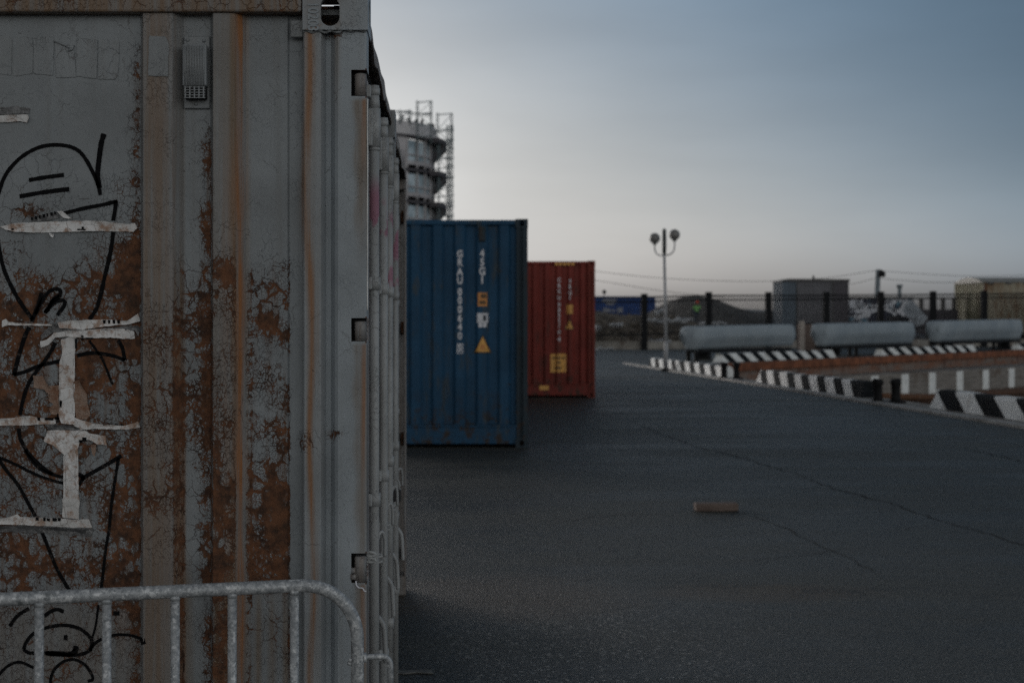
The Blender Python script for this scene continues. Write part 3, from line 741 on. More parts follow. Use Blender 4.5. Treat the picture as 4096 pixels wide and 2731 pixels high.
bm = B(); tube(bm, [(cx0 + (cx1 - .004 - cx0) * i / 24, -.004 + .003 * math.sin(i * 1.7), cz0 - .003 + .0025 * math.sin(i * 1.3) + (.004 if i > 14 else 0)) for i in range(25)], .0042, 6); obj('weld_bead', bm, M_grey, near)
t = text_mesh('10203', .052, .0022, bold=.0012)
Mr = Matrix.Translation((relx(1253), -.0145, fz(72))) @ Matrix.Rotation(R(90), 4, 'X') @ Matrix.Rotation(R(-90), 4, 'Z') @ Matrix.Diagonal((.62, .80, 1, 1))
bm = B(); join(bm, t, Mr); box(bm, relx(1236), relx(1270), -.016, -.0135, fz(112), fz(106), .0005); obj('cast_number', bm, M_post, cast)
bm = B(); box(bm, relx(1230), relx(1420), .17, .20, fz(84), WZ(25, D0 + .17), .004); obj('door_header_stub', bm, M_rusty, near)
# remaining castings and the far post
def simple_cast(parent, x1, y0, z0, mat, side=1):
    bm = B(); casting(bm, x1 - .178, x1, y0, y0 + .162, z0, z0 + .118, side); return obj('corner_casting', bm, mat, parent)
for parent_done in (0,):
    simple_cast(near, -.0, -.01, -.001, M_grey); simple_cast(near, .002, WC - .162, -.001, M_grey); simple_cast(near, .002, WC - .162, HC - .114, M_grey)
    for yq in (-.01, WC - .162):
        for zq in (-.001, HC - .114): simple_cast(near, -5.9, yq, zq, M_grey, -1)
def hinge_bm(z0, z1, xk, yk, xd):
    bm = B(); r = .0185
    h = (z1 - z0)
    tube(bm, [(xk, yk, z0 + .004), (xk, yk, z0 + h - .004)], r, 18)
    box(bm, xk, xk + .012, yk, yk + .11, z0 + h * .14, z1 - h * .14, .002)
    return bm
def door_end(t, y0, w, face_x, rod_x, hinges, detail, hdr_x, mdoor):
    """two door leaves filling the +X end between y0 and y0+w; everything in the thing's space"""
    hw = w / 2
    rods = [.29, .95, 1.46, 2.13] if detail else [.3, .85, 1.5, 2.08]
    for k in (0, 1):
        a, b = y0 + (.075 if k == 0 else hw + .004), y0 + (hw - .004 if k == 0 else w - .075)
        bm = B(); x = face_x
        # door leaf: frame and shallow corrugations
        box(bm, x - .045, x, a, b, .15, 2.42, .003)
        yv = a + .10
        while yv < b - .16:
            prism(bm, [(x, yv), (x + .012, yv + .02), (x + .012, yv + .07), (x, yv + .09)], .25, 2.33, 'z'); yv += .17
        d = obj('door', bm, mdoor, t)
        bm = B(); box(bm, x + .0005, x + .006, a + .004, a + .02, .16, 2.41); box(bm, x + .0005, x + .006, b - .02, b - .004, .16, 2.41); obj('door_gasket', bm, M_blk, d)
        for j in (0, 1):
            yr = y0 + rods[k * 2 + j] * w / 2.42
            bm = B(); rx = rod_x
            tube(bm, [(rx, yr, .10), (rx, yr, 2.33)], .0150, 14)
            tube(bm, [(rx, yr, 2.148), (rx, yr, 2.262)], .0186, 14); tube(bm, [(rx, yr, 2.138), (rx, yr, 2.150)], .0168, 14)
            tube(bm, [(rx, yr, 2.262), (rx, yr, 2.30)], [.0172, .0150], 14); tube(bm, [(rx, yr, 2.302), (rx, yr, 2.322)], .0172, 14)
            box(bm, rx - .032, rx - .004, yr - .03, yr + .03, 2.150, 2.260, .002)
            box(bm, rx - .03, rx - .008, yr - .05, yr - .012, 2.29, 2.325, .002)            # cam keeper
            box(bm, rx - .03, rx - .008, yr - .04, yr + .04, .11, .16, .002)
            o = obj('lock_rod', bm, M_rod, d, False)
            for z in (1.747, 1.11, .50):
                bm = B(); tube(bm, [(rx, yr, z - .019), (rx, yr, z + .019)], .0192, 14); box(bm, rx - .034, rx - .006, yr - .024, yr + .024, z - .019, z + .019, .003)
                obj('rod_guide', bm, M_rod, d)
            if detail:
                z0 = .955; yh = yr + .045
                pts = spline([(rx - .004, yr + .02, z0 + .03), (rx - .002, yh, z0), (rx - .002, yh, z0 - .10), (rx - .001, yh, z0 - .185), (rx + .014, yh + .008, z0 - .21), (rx + .026, yh + .012, z0 - .235), (rx + .030, yh + .012, z0 - .29), (rx + .032, yh + .012, z0 - .34)], 6)
                bm = B(); tube(bm, pts, .0078, 10); obj('door_handle', bm, M_rod, d)
                bm = B()
                loop = spline([(rx + .004, yr + .01, z0 - .02), (rx + .012, yr + .012, z0 + .045), (rx + .024, yr + .02, z0 + .055), (rx + .030, yr + .03, z0 + .03), (rx + .030, yr + .035, z0 - .02)], 6)
                tube(bm, loop, .0052, 8)
                for q in (0, -.016):
                    tube(bm, arc((rx + .012, yr + .004, z0 - .012 + q), .010, 0, 2 * math.pi, 12, (1, 0, 0), (0, .5, .3)), .0042, 6, False)
                box(bm, rx - .02, rx + .004, yr - .01, yr + .012, z0 - .034, z0 - .004, .002)
                obj('handle_hasp', bm, M_rod, d)
    for (a, b) in hinges:
        for yk in (.02, w - .045):
            bm = hinge_bm(a, b, face_x + (.02 if not detail else -.0), y0 + yk, 0)
            obj('hinge', bm, M_hinge, t)
# near hinges seen in the cut-outs
for i, (a, b) in enumerate(HZ):
    bm = B(); xk = relx(1442, .012); tube(bm, [(xk, .013, a + .001), (xk, .013, b - .012), (xk, .013, b - .009)], [.0165, .0165, .013], 18)
    box(bm, xk - .004, xk + .012, .018, .10, a + .006, b - .016, .001)
    obj('hinge', bm, M_hinge, near)
def header(t, w, hx, seed):
    """door header: dark recess, and a thin dented gutter lip above it"""
    rnd = random.Random(seed)
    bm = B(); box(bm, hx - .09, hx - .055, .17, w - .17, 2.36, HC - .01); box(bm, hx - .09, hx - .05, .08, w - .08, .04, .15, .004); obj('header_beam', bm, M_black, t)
    bm = B(); prev = None; n = 60
    for i in range(n + 1):
        y = .155 + (w - .30) * i / n
        dx = .007 * noise.noise(Vector((y * 3.1, seed, 0))) ; dz = .012 * noise.noise(Vector((y * 3.7, seed, 4)))
        low = HC - .055 - .035 * max(0, noise.noise(Vector((y * 3.2, seed, 8)))) * 2
        ps = [(hx - .07, y, HC - .004 + dz * .3), (hx - .01 + dx, y, HC - .002 + dz), (hx + dx, y, HC - .012 + dz), (hx + .002 + dx, y, low), (hx - .004 + dx, y, low), (hx - .008 + dx, y, HC - .016 + dz)]
        vv = [bm.verts.new(q) for q in ps]
        if prev:
            for k in range(5): bm.faces.new((prev[k], vv[k], vv[k + 1], prev[k + 1]))
        prev = vv
    obj('rain_gutter', bm, M_rail, t)
door_end(near, 0, WC, relx(1468) - .036, WX(1497, 4.20) - XO, [], True, 0, M_door)
header(near, WC, -.014, 2)
# far corner post of the near container
def far_post(t, w, mat, hz):
    bm = B(); box(bm, -.15, -.0, w - .055, w - .004, .113, HC - .113, .004); box(bm, -.012, 0, w - .10, w - .056, .113, HC - .113, .002); obj('corner_post', bm, mat, t)
far_post(near, WC, M_grey, None)
# raised old labels painted over
def face_pt(x, y, lift=.002):
    X = fx(x, .030 if x < 566 else .005); yv = wall_y(X)
    X = WX(x, D0 + yv); yv = wall_y(X)
    return Vector((X - XO, yv - lift, WZ(y, D0 + yv)))
def sheet(poly, th, nsub=3, wob=.0008, seed=0, lift=.0012, curl=0.0):
    """thin sheet following the wall, from an outline; fills a fan grid"""
    rnd = random.Random(seed); out = []
    n = len(poly)
    for i in range(n):
        a, b = poly[i], poly[(i + 1) % n]; L = math.hypot(b[0] - a[0], b[1] - a[1]); m = max(1, int(L / 14))
        for k in range(m):
            j = 1.6 if m > 1 else .5
            out.append((a[0] + (b[0] - a[0]) * k / m + rnd.uniform(-j, j), a[1] + (b[1] - a[1]) * k / m + rnd.uniform(-j, j)))
    bm = B()
    front = [bm.verts.new(face_pt(x, y, lift + th)) for x, y in out]
    f = bm.faces.new(front)
    r = bmesh.ops.triangulate(bm, faces=[f], quad_method='BEAUTY', ngon_method='BEAUTY')
    for _ in range(nsub):
        es = [e for e in bm.edges if e.calc_length() > .010]
        if not es: break
        bmesh.ops.subdivide_edges(bm, edges=es, cuts=1); bmesh.ops.triangulate(bm, faces=bm.faces[:])
    for v in bm.verts:
        w = noise.noise(Vector((v.co.x * 35, v.co.z * 55, seed))) + .6 * noise.noise(Vector((v.co.x * 110, v.co.z * 25, seed + 5)))
        v.co.y -= wob * (w + .6) 
        if v.is_boundary and curl: v.co.y -= curl * max(0, noise.noise(Vector((v.co.x * 22, v.co.z * 22, seed + 9))) + .15)
    geo = bmesh.ops.extrude_face_region(bm, geom=bm.faces[:])
    for v in geo['geom']:
        if isinstance(v, bmesh.types.BMVert): v.co.y += th * .8
    for q in bm.faces: q.smooth = False
    return bm
C1 = lambda x, y: (x * .638, y * .638)
C3 = lambda x, y: (x * .638, 900 + y * .638)
C4 = lambda x, y: (x * .594, 1800 + y * .594)
OLD = [[(85, 232), (205, 236), (208, 300), (205, 462), (120, 478), (85, 476)], [(214, 238), (336, 230), (338, 330), (333, 472), (212, 464)], [(348, 266), (385, 282), (430, 296), (462, 300), (470, 330), (476, 487), (352, 486)],
       [(486, 242), (612, 250), (610, 400), (602, 495), (478, 478)], [(620, 250), (747, 258), (742, 470), (722, 500), (615, 497)], [(-60, 225), (60, 228), (76, 250), (70, 473), (0, 465), (-60, 462)], [(936, 226), (1040, 232), (1058, 268), (1054, 481), (930, 478)]]
for i, q in enumerate(OLD):
    obj('old_label', sheet([C1(*a) for a in q], .0016, 2, .0006, 40 + i, .0003, .0012), M_grey, near)
bm = B(); tube(bm, [face_pt(*C1(a, b), .004) for a, b in ((340, 262), (375, 272), (410, 285), (440, 300), (462, 296), (452, 310), (428, 322))], [.002, .003, .004, .005, .006, .005, .003], 6); obj('peeled_paint', bm, M_grey, near)
# torn tape
g = N('torn_paper'); p = g.co()
c = g.mix(g.ss(g.noise(p, 9, 5, .6), .3, .7), (.56, .55, .54), (.78, .77, .77))
c = g.mix(g.ss(g.noise(p, 26, 6, .75), .47, .64, 0, .85), c, (.30, .165, .095))
c = g.mix(g.math('MULTIPLY', g.ss(g.vor(g.mp(p, (1, 1, 1)), 26), .02, .006), .6), c, (.12, .10, .09))
g.bump(g.noise(p, 60, 5, .7), .6, .004); M_paper = g.fin(c, .75)
g = N('torn_paper_brown'); p = g.co(); c = g.mix(g.ss(g.noise(p, 40, 6, .7), .35, .65), (.34, .25, .20), (.22, .11, .065)); g.bump(g.noise(g.mp(p, (1, 1, 4)), 50, 5, .7), .8, .006); M_pbrown = g.fin(c, .85)
M_film = plain('clear_film', (.085, .085, .088), .18, var=.5, scale=60, bump=.004, bs=70)
TAPE = [
    ([C1(*a) for a in ((4, 1422), (60, 1408), (100, 1399), (240, 1394), (430, 1388), (650, 1386), (740, 1400), (800, 1408), (850, 1400), (868, 1430), (840, 1455), (640, 1450), (450, 1455), (260, 1460), (100, 1456), (40, 1442))], M_paper),
    ([C1(*a) for a in ((-40, 728), (60, 724), (176, 722), (188, 740), (176, 770), (130, 764), (60, 770), (-40, 768))], M_paper),
    ([C3(*a) for a in ((14, 600), (40, 588), (60, 604), (140, 616), (330, 622), (330, 632), (200, 630), (60, 628), (14, 640))], M_paper),
    ([C3(*a) for a in ((366, 612), (425, 600), (520, 596), (640, 590), (760, 600), (800, 598), (870, 556), (880, 600), (820, 622), (760, 625), (640, 640), (520, 655), (380, 645))], M_paper),
    ([C3(*a) for a in ((255, 728), (300, 715), (340, 675), (420, 662), (500, 659), (640, 652), (740, 648), (780, 652), (842, 665), (848, 712), (800, 714), (720, 706), (560, 706), (430, 700), (350, 706), (310, 748), (258, 768))], M_paper),
    ([C3(*a) for a in ((440, 700), (482, 702), (474, 790), (462, 900), (460, 1000), (464, 1130), (470, 1250), (386, 1240), (372, 1180), (378, 1050), (380, 950), (374, 860), (396, 800), (384, 720))], M_paper),
    ([C3(*a) for a in ((466, 980), (500, 972), (520, 1010), (546, 1062), (552, 1110), (540, 1150), (572, 1190), (545, 1215), (480, 1214), (468, 1100))], M_pbrown),
    ([C3(*a) for a in ((214, 942), (270, 946), (296, 990), (330, 1030), (372, 1002), (370, 1190), (326, 1184), (312, 1150), (340, 1120), (310, 1100), (316, 1060), (280, 1030), (214, 1016))], M_pbrown),
    ([C3(*a) for a in ((-60, 1214), (60, 1210), (200, 1194), (240, 1206), (350, 1214), (352, 1244), (200, 1252), (-60, 1258))], M_paper),
    ([C3(*a) for a in ((466, 1206), (540, 1226), (600, 1244), (700, 1250), (790, 1256), (870, 1230), (884, 1270), (770, 1281), (600, 1276), (470, 1286))], M_paper),
    ([C3(*a) for a in ((300, 1288), (380, 1284), (540, 1288), (562, 1302), (665, 1318), (672, 1376), (612, 1372), (564, 1342), (505, 1345), (492, 1400), (486, 1440), (486, 1500), (478, 1600), (420, 1600), (414, 1500), (408, 1440), (372, 1410), (340, 1380), (280, 1356))], M_paper),
    ([C4(*a) for a in ((446, 20), (530, 10), (516, 100), (511, 200), (530, 270), (541, 350), (536, 462), (425, 450), (424, 340), (446, 268), (450, 150), (430, 40))], M_paper),
    ([C4(*a) for a in ((-80, 462), (60, 450), (120, 428), (140, 448), (240, 450), (415, 458), (500, 464), (600, 462), (626, 520), (500, 518), (300, 506), (150, 500), (-80, 496))], M_paper),
    ([C3(*a) for a in ((575, 1372), (606, 1376), (604, 1420), (596, 1450), (580, 1436))], M_pbrown),
    ([C1(*a) for a in ((312, 1462), (345, 1470), (338, 1490), (322, 1484))], M_paper), ([C1(*a) for a in ((360, 1326), (392, 1322), (452, 1372), (400, 1368))], M_paper),
]
for i, (q, m) in enumerate(TAPE):
    obj('torn_tape', sheet(q, .0009, 3, .0028, 60 + i, .0030, .0075), m, near)
FILM = [[C1(*a) for a in ((-40, 672), (60, 674), (110, 668), (190, 682), (184, 716), (60, 719), (-40, 722))], [C1(*a) for a in ((195, 1372), (250, 1350), (360, 1330), (376, 1366), (300, 1384), (200, 1388))],
        [C3(*a) for a in ((340, 612), (430, 640), (520, 656), (860, 628), (880, 640), (870, 700), (846, 660), (500, 656), (340, 670), (260, 725), (256, 690))],
        [C3(*a) for a in ((310, 1250), (460, 1256), (560, 1292), (380, 1282), (300, 1286))], [C4(*a) for a in ((-80, 505), (150, 508), (300, 514), (500, 525), (640, 530), (610, 580), (400, 560), (-80, 545))]]
for i, q in enumerate(FILM): obj('clear_film', sheet(q, .0004, 3, .0016, 90 + i, .0022, .002), M_film, near)
bm = B()
for q in (C1(78, 1432) + C1(92, 1446), C1(488, 1436) + C1(545, 1446), C1(516, 1422) + C1(530, 1438), C1(722, 1392) + C1(728, 1398)) + tuple(C1(200 + 24 * k, 1362 - 6 * k) + C1(200 + 24 * k + (13 if k % 2 else 9), 1384 - 6 * k) for k in range(7)) \
    + (C3(512, 692) + C3(528, 722), C3(545, 704) + C3(588, 716), C3(474, 712) + C3(486, 776), C3(378, 1098) + C3(392, 1140), C3(362, 1180) + C3(372, 1236), C3(240, 1204) + C3(256, 1224), C3(286, 1206) + C3(340, 1222), C3(346, 1200) + C3(372, 1218)) \
    + tuple(C3(650 + 30 * k, 594) + C3(650 + 30 * k + 16, 618) for k in range(4)) + tuple(C3(650 + 36 * k, 1244) + C3(650 + 36 * k + 20, 1254) for k in range(4)) \
    + (C4(246, 450) + C4(266, 470), C4(296, 452) + C4(312, 474), C4(320, 456) + C4(342, 474), C4(358, 454) + C4(388, 476), C4(394, 454) + C4(414, 474), C3(520, 1328) + C3(546, 1352), C3(500, 1345) + C3(520, 1362)):
    bm = B(); x0, y0, x1, y1 = q; a = [face_pt(x, y, .0085) for x, y in ((x0, y0), (x1, y0 + 1), (x1 - 1, y1), (x0 + 1, y1 - 1))]
    v0 = [bm.verts.new(p_) for p_ in a]; bm.faces.new(v0)
    v1 = [bm.verts.new(p_ + Vector((0, .0035, 0))) for p_ in a]
    for k in range(4): bm.faces.new((v0[k], v0[(k + 1) % 4], v1[(k + 1) % 4], v1[k]))
    obj('tape_print', bm, M_ink, near)
# marker graffiti
def stroke(bm, pts, w, conv, seed=0):
    P = [Vector((*conv(*a), 0)) for a in pts]; S = spline(P, 7) if len(P) > 2 else spline(P, 12)
    prev = None; rnd = random.Random(seed)
    for i, q in enumerate(S):
        d = (S[min(i + 1, len(S) - 1)] - S[max(i - 1, 0)]); 
        if d.length < 1e-6: continue
        d.normalize(); nrm = Vector((-d.y, d.x, 0)); ww = w * (1 + .16 * noise.noise(Vector((i * .31, seed, 0))) + .05 * rnd.uniform(-1, 1))
        row = [bm.verts.new(face_pt(*(q + nrm * ww * k / 2).xy, .0019)) for k in (-1, 0, 1)]
        if prev:
            bm.faces.new((prev[0], row[0], row[1], prev[1])); bm.faces.new((prev[1], row[1], row[2], prev[2]))
        prev = row
STR = [
    (C1, 14, [(-60, 1330), (-25, 1255), (0, 1190), (22, 1125), (62, 1060), (130, 990), (210, 940), (290, 914), (370, 910), (445, 922), (500, 952), (542, 1005), (575, 1065), (603, 1125), (620, 1175), (630, 1224)]),
    (C1, 19, [(653, 840), (636, 900), (622, 1000), (613, 1090), (618, 1140), (625, 1180)]), (C1, 15, [(183, 1130), (290, 1112), (402, 1098)]), (C1, 16, [(124, 1232), (280, 1205), (436, 1186)]),
    (C1, 14, [(402, 1338), (520, 1308), (640, 1285), (736, 1262)]), (C1, 15, [(728, 1258), (722, 1320), (710, 1384)]),
    (C3, 15, [(712, 44), (692, 180), (656, 330), (632, 440), (602, 530), (562, 592)]), (C3, 15, [(-20, 60), (2, 180), (30, 290), (80, 400), (132, 490), (206, 592)]),
    (C3, 15, [(200, 606), (222, 550), (245, 490), (262, 424)]), (C3, 14, [(225, 560), (262, 480), (300, 425), (345, 400), (380, 412), (372, 450), (328, 482), (282, 552)]), (C3, 14, [(283, 550), (335, 492), (390, 470), (406, 498), (360, 566)]), (C3, 12, [(300, 540), (330, 470), (372, 440)]),
    (C3, 16, [(186, 640), (160, 690), (122, 810), (88, 940)]), (C3, 14, [(84, 938), (160, 918), (252, 880), (388, 850)]), (C3, 14, [(348, 736), (322, 790), (282, 850), (228, 920), (182, 990), (150, 1080), (126, 1190)]),
    (C3, 14, [(484, 818), (560, 802), (640, 806), (720, 822), (784, 848)]), (C3, 14, [(784, 848), (768, 770), (742, 722)]), (C3, 9, [(560, 724), (602, 780), (642, 840), (680, 930), (706, 1000)]),
    (C3, 14, [(118, 1272), (130, 1340), (180, 1430), (262, 1512), (330, 1560)]), (C4, 12, [(168, 0), (230, 88), (300, 142), (440, 188)]), (C4, 11, [(-60, 30), (0, 50), (100, 92), (220, 152), (330, 195), (446, 226)]),
    (C4, 13, [(-20, 40), (40, 130), (122, 232), (200, 372), (240, 445)]), (C4, 13, [(268, 515), (300, 590), (340, 690), (392, 812), (468, 942)]), (C4, 15, [(545, 194), (640, 140), (740, 84), (818, 36)]), (C4, 14, [(520, 160), (560, 180), (530, 235)]),
    (C4, 11, [(800, 52), (775, 200), (750, 380), (735, 540), (715, 650), (698, 800), (682, 935)]), (C4, 8, [(664, 1040), (645, 1180), (622, 1262)]), (C4, 13, [(196, 1062), (120, 1112), (66, 1182)]), (C4, 14, [(300, 1114), (345, 1082), (390, 1070), (430, 1086)]),
    (C4, 13, [(160, 1340), (178, 1290), (230, 1230), (330, 1188), (440, 1176), (530, 1196), (592, 1240), (622, 1290), (596, 1350), (520, 1376), (430, 1372), (300, 1362), (200, 1362), (160, 1338)]), (C4, 20, [(430, 1258), (456, 1260)]), (C4, 20, [(310, 1364), (400, 1368), (480, 1368), (515, 1335), (495, 1330)]),
    (C4, 11, [(606, 1350), (640, 1300), (700, 1262), (790, 1240), (880, 1244), (955, 1268)]), (C4, 18, [(958, 1268), (968, 1305)]), (C4, 11, [(-40, 1560), (10, 1490), (70, 1440), (140, 1425), (228, 1462)]),
    (C4, 11, [(338, 1600), (345, 1530), (370, 1470), (430, 1420), (500, 1406), (570, 1440), (615, 1500), (625, 1540), (592, 1552)]), (C4, 16, [(764, 1095), (805, 1096)]),
]
for i, (cv, w, p) in enumerate(STR):
    gb_ = B(); stroke(gb_, p, w * 1.08, cv, i); obj('graffiti_stroke', gb_, M_ink if i < 6 else M_ink2, near)
# ventilator
vent = B(); box(vent, relx(737, .03), relx(840, .03), .024, .0325, fz(436, .03), fz(147, .03), .002)
vo = obj('vent', vent, M_grey, near)
bm = B(); X0, X1 = relx(733, .0), relx(829, .0)
box(bm, X0, X1, -.016, .024, fz(348), fz(180), .005, seg=2)
n = 8
for k in range(n):
    a = X0 + .004 + (X1 - X0 - .008) * k / n; tube(bm, [(a + .0040, -.0165, fz(342)), (a + .0040, -.0165, fz(188))], .0026, 6)
obj('vent_cover', bm, M_grey, vo)
bm = B(); box(bm, X0 + .003, X1 - .003, -.008, .024, fz(396), fz(349), .003)
obj('vent_grille', bm, M_black, vo)
bm = B()
for k in range(5): a = X0 + .006 + (X1 - X0 - .016) * k / 4; box(bm, a, a + .0035, -.013, -.0085, fz(396), fz(349))
for k in range(5): z = fz(394 - k * 10.5); box(bm, X0 + .004, X1 - .004, -.012, -.0087, z - .001, z + .0012)
obj('vent_bars', bm, M_grey, vo)
bm = B()
for x, y in ((753, 163), (818, 165), (786, 418)): sphere(bm, (relx(x, .03), .022, fz(y, .03)), .005, 10, 6, 1, .6, 1)
obj('rivet', bm, M_grey, vo)
# lead seal and wire twist hanging at the lowest visible hinge
bm = B(); Q = lambda x, y, d=.0: L_(W(800 + x * .594, 1800 + y * .594, D0 - d))
tube(bm, spline([Q(1050, 880, .004), Q(1052, 905, .008), Q(1070, 925, .01), (Q(1095, 928, .012)), Q(1105, 945, .012), Q(1120, 950, .012)], 5), .0022, 6)
obj('seal_wire', bm, M_white, near)
bm = B(); tube(bm, [Q(1034, 790, -.005), Q(1034, 830, -.005)], .0075, 10); tube(bm, [Q(1033, 832, -.004), Q(1033, 868, -.004)], .0095, 10); obj('bolt_seal', bm, M_hinge, near)
bm = B()
for dz in (0, .017): tube(bm, [L_(W(800 + a * .594, 1800 + b * .594, 3.96)) - Vector((0, 0, dz)) for a, b in ((1100, 690), (1140, 684), (1175, 690), (1185, 700), (1170, 712), (1130, 712), (1100, 704))], .0042, 6)
obj('seal_lug', bm, M_rod, near)

# second grey container
XO2 = -.219
rear = thing('shipping_container', 'grey shipping container mostly hidden directly behind the nearest rusty grey one', 'shipping container', (XO2, 6.37, 0))
W2 = 2.33
bm = B(); corrug(bm, -5.9, -.15, .15, HC - .07, .02, 1, .278, 0, .036); obj('side_panel', bm, M_grey, rear)
bm = B(); corrug(bm, -5.9, -.15, .15, HC - .07, W2 - .02, -1, .278, 0, .036); obj('side_panel', bm, M_grey, rear)
bm = B(); box(bm, -5.95, -.05, .06, W2 - .06, HC - .06, HC - .045); obj('roof', bm, M_grey, rear)
bm = B(); box(bm, -5.9, -.18, -.0, .06, HC - .07, HC, .004); box(bm, -5.9, -.18, W2 - .06, W2, HC - .07, HC, .004); box(bm, -5.9, -.18, 0, .06, .02, .15, .004); box(bm, -5.9, -.18, W2 - .06, W2, .02, .15, .004); box(bm, -6.06, -5.96, .1, W2 - .1, .05, HC - .01, .004); obj('side_rail', bm, M_rail, rear)
for yq in (0, W2 - .162):
    for zq in (-.001, HC - .116):
        simple_cast(rear, .0, yq, zq, M_hinge); simple_cast(rear, -5.9, yq, zq, M_grey, -1)
bm = B(); box(bm, -.15, -.004, .002, .05, .117, HC - .116, .004); obj('corner_post', bm, M_grey, rear)
bm = B(); box(bm, -.06, 0, W2 - .045, W2 - .004, .117, HC - .116, .004); box(bm, -.012, -.001, W2 - .16, W2 - .12, .117, HC - .116, .003); box(bm, -.16, -.055, W2 - .05, W2 - .01, .117, HC - .116); obj('corner_post', bm, M_hinge, rear)
door_end(rear, 0, W2, -.075, -.052, [], False, 0, M_grey)
for z in (.24, .93, 1.60, 2.27):
    bm = B(); tube(bm, [(-.016, W2 - .085, z - .04), (-.016, W2 - .085, z + .04)], .015, 12); box(bm, -.03, -.006, W2 - .13, W2 - .04, z - .03, z + .03, .003); obj('hinge', bm, M_rusty, rear)
header(rear, W2, -.0, 6)
# padlock on the near container's third rod
M_pad = plain('padlock_black', (.02, .02, .022), .4)
PC = W(1400 + 345 * .53, 1900 + 150 * .53, 5.6)
pl = thing('padlock', 'small black padlock hanging from the lock rods of the nearest grey container', 'padlock', tuple(PC))
bm = B(); box(bm, -.022, .022, -.011, .011, -.025, .022, .004, seg=2); obj('body', bm, M_pad, pl)
bm = B(); tube(bm, [(-.014, 0, .018), (-.016, 0, .05), (-.008, 0, .062), (.008, 0, .060), (.014, 0, .05), (.014, 0, .018)], .004, 8); obj('shackle', bm, M_rod, pl)

# ------------------------------------------------------------------ crowd barrier in the foreground
g = N('galvanised_steel'); p = g.co()
v1 = g.vor(p, 150, 'F1', 'Color'); n1 = g.noise(p, 60, 5, .7); n2 = g.noise(p, 210, 3, .6)
c = g.mix(g.ss(g.sep(v1)[0], .1, .9), (.26, .275, .29), (.40, .415, .43))
c = g.mix(g.ss(n1, .52, .64), c, (.66, .67, .68)); c = g.mix(g.ss(g.noise(p, 22, 5, .7), .58, .70, 0, .8), c, (.11, .12, .125)); c = g.mix(g.ss(n2, .62, .7, 0, .6), c, (.8, .8, .8))
g.bump(g.math('ADD', n1, g.math('MULTIPLY', n2, .6)), .5, .0016); M_galv = g.fin(c, .5, .2)
BD = lambda x: 3.34 + (3.55 - 3.34) * x / 1430 if x > -9000 else 3.0
def BP(x, y): return W(x, y, BD(x))
bl = W(1430, 2600, BD(1430)); bar_root = thing('crowd_barrier', 'galvanised steel tube crowd barrier standing in front of the rusty grey container', 'barrier', (bl.x, bl.y, 0))
BO = Vector((bl.x, bl.y, 0))
dirv = (W(0, 2406, BD(0)) - W(1200, 2345, BD(1200))); dirv.z = 0; dirv.normalize()       # runs to the left
ztop = .982
def bp(s, z, out=0): return dirv * s + Vector((0, 0, z)) + Vector((dirv.y, -dirv.x, 0)) * out
Lb = 2.2; rt = .0162; rc = .14
loop = [bp(0, .16)] + [bp(0, ztop - rc)] + [bp(rc - rc * math.cos(a), ztop - rc + rc * math.sin(a)) for a in [math.pi / 2 * k / 10 for k in range(1, 11)]] + \
       [bp(Lb * k / 12, ztop) for k in range(2, 11)] + [bp(Lb - rc + rc * math.sin(a), ztop - rc + rc * math.cos(a)) for a in [math.pi / 2 * k / 10 for k in range(0, 11)]] + [bp(Lb, .16)]
bm = B(); tube(bm, loop, rt, 18); tube(bm, [bp(0, .17), bp(Lb, .17)], .0155, 14); obj('frame', bm, M_galv, bar_root)
sx = []
for x in (1177, 928, 700, 427, 157):
    P0 = BP(x, 2400); sx.append((Vector((P0.x, P0.y, 0)) - BO).dot(dirv))
q = sx[-1]
while q + .165 < Lb - .1: q += .165; sx.append(q)
for s_ in sx:
    bm = B(); tube(bm, [bp(s_, .175), bp(s_, ztop - .012)], .0112, 12); tube(bm, [bp(s_, ztop - .022), bp(s_, ztop - .010)], [.0118, .0145], 12)
    obj('bar', bm, M_galv, bar_root)
hz = WZ(1800 + 1398 * .594, 3.55)
bm = B(); o_ = -dirv
hp = [Vector((0, 0, hz))] + [o_ * .03 + Vector((0, 0, hz + .001)), o_ * .055 + Vector((0, 0, hz + .001))] + [o_ * (.062 + .022 * math.sin(a)) + Vector((0, 0, hz - .022 + .022 * math.cos(a))) for a in [math.pi / 2 * k / 6 for k in range(1, 7)]] + [o_ * .085 + Vector((0, 0, hz - .12))]
tube(bm, hp, .0075, 12); tube(bm, [o_ * .014 + Vector((0, 0, hz)), o_ * .022 + Vector((0, 0, hz))], .0125, 12); obj('hook', bm, M_galv, bar_root)
bm = B(); sphere(bm, dirv * .020 + Vector((0, 0, hz - .012)), .006, 10, 8); sphere(bm, dirv * .018 + Vector((0, -.006, hz - .003)), .005, 10, 8); obj('bolt', bm, M_galv, bar_root)
for s_ in (.25, Lb - .25):
    bm = B(); tube(bm, spline([bp(s_, .17), bp(s_, .04), bp(s_, .014, .06), bp(s_, .014, .30)], 5), .013, 10); tube(bm, spline([bp(s_, .15), bp(s_, .04), bp(s_, .014, -.06), bp(s_, .014, -.20)], 5), .0125, 10); obj('foot', bm, M_galv, bar_root)

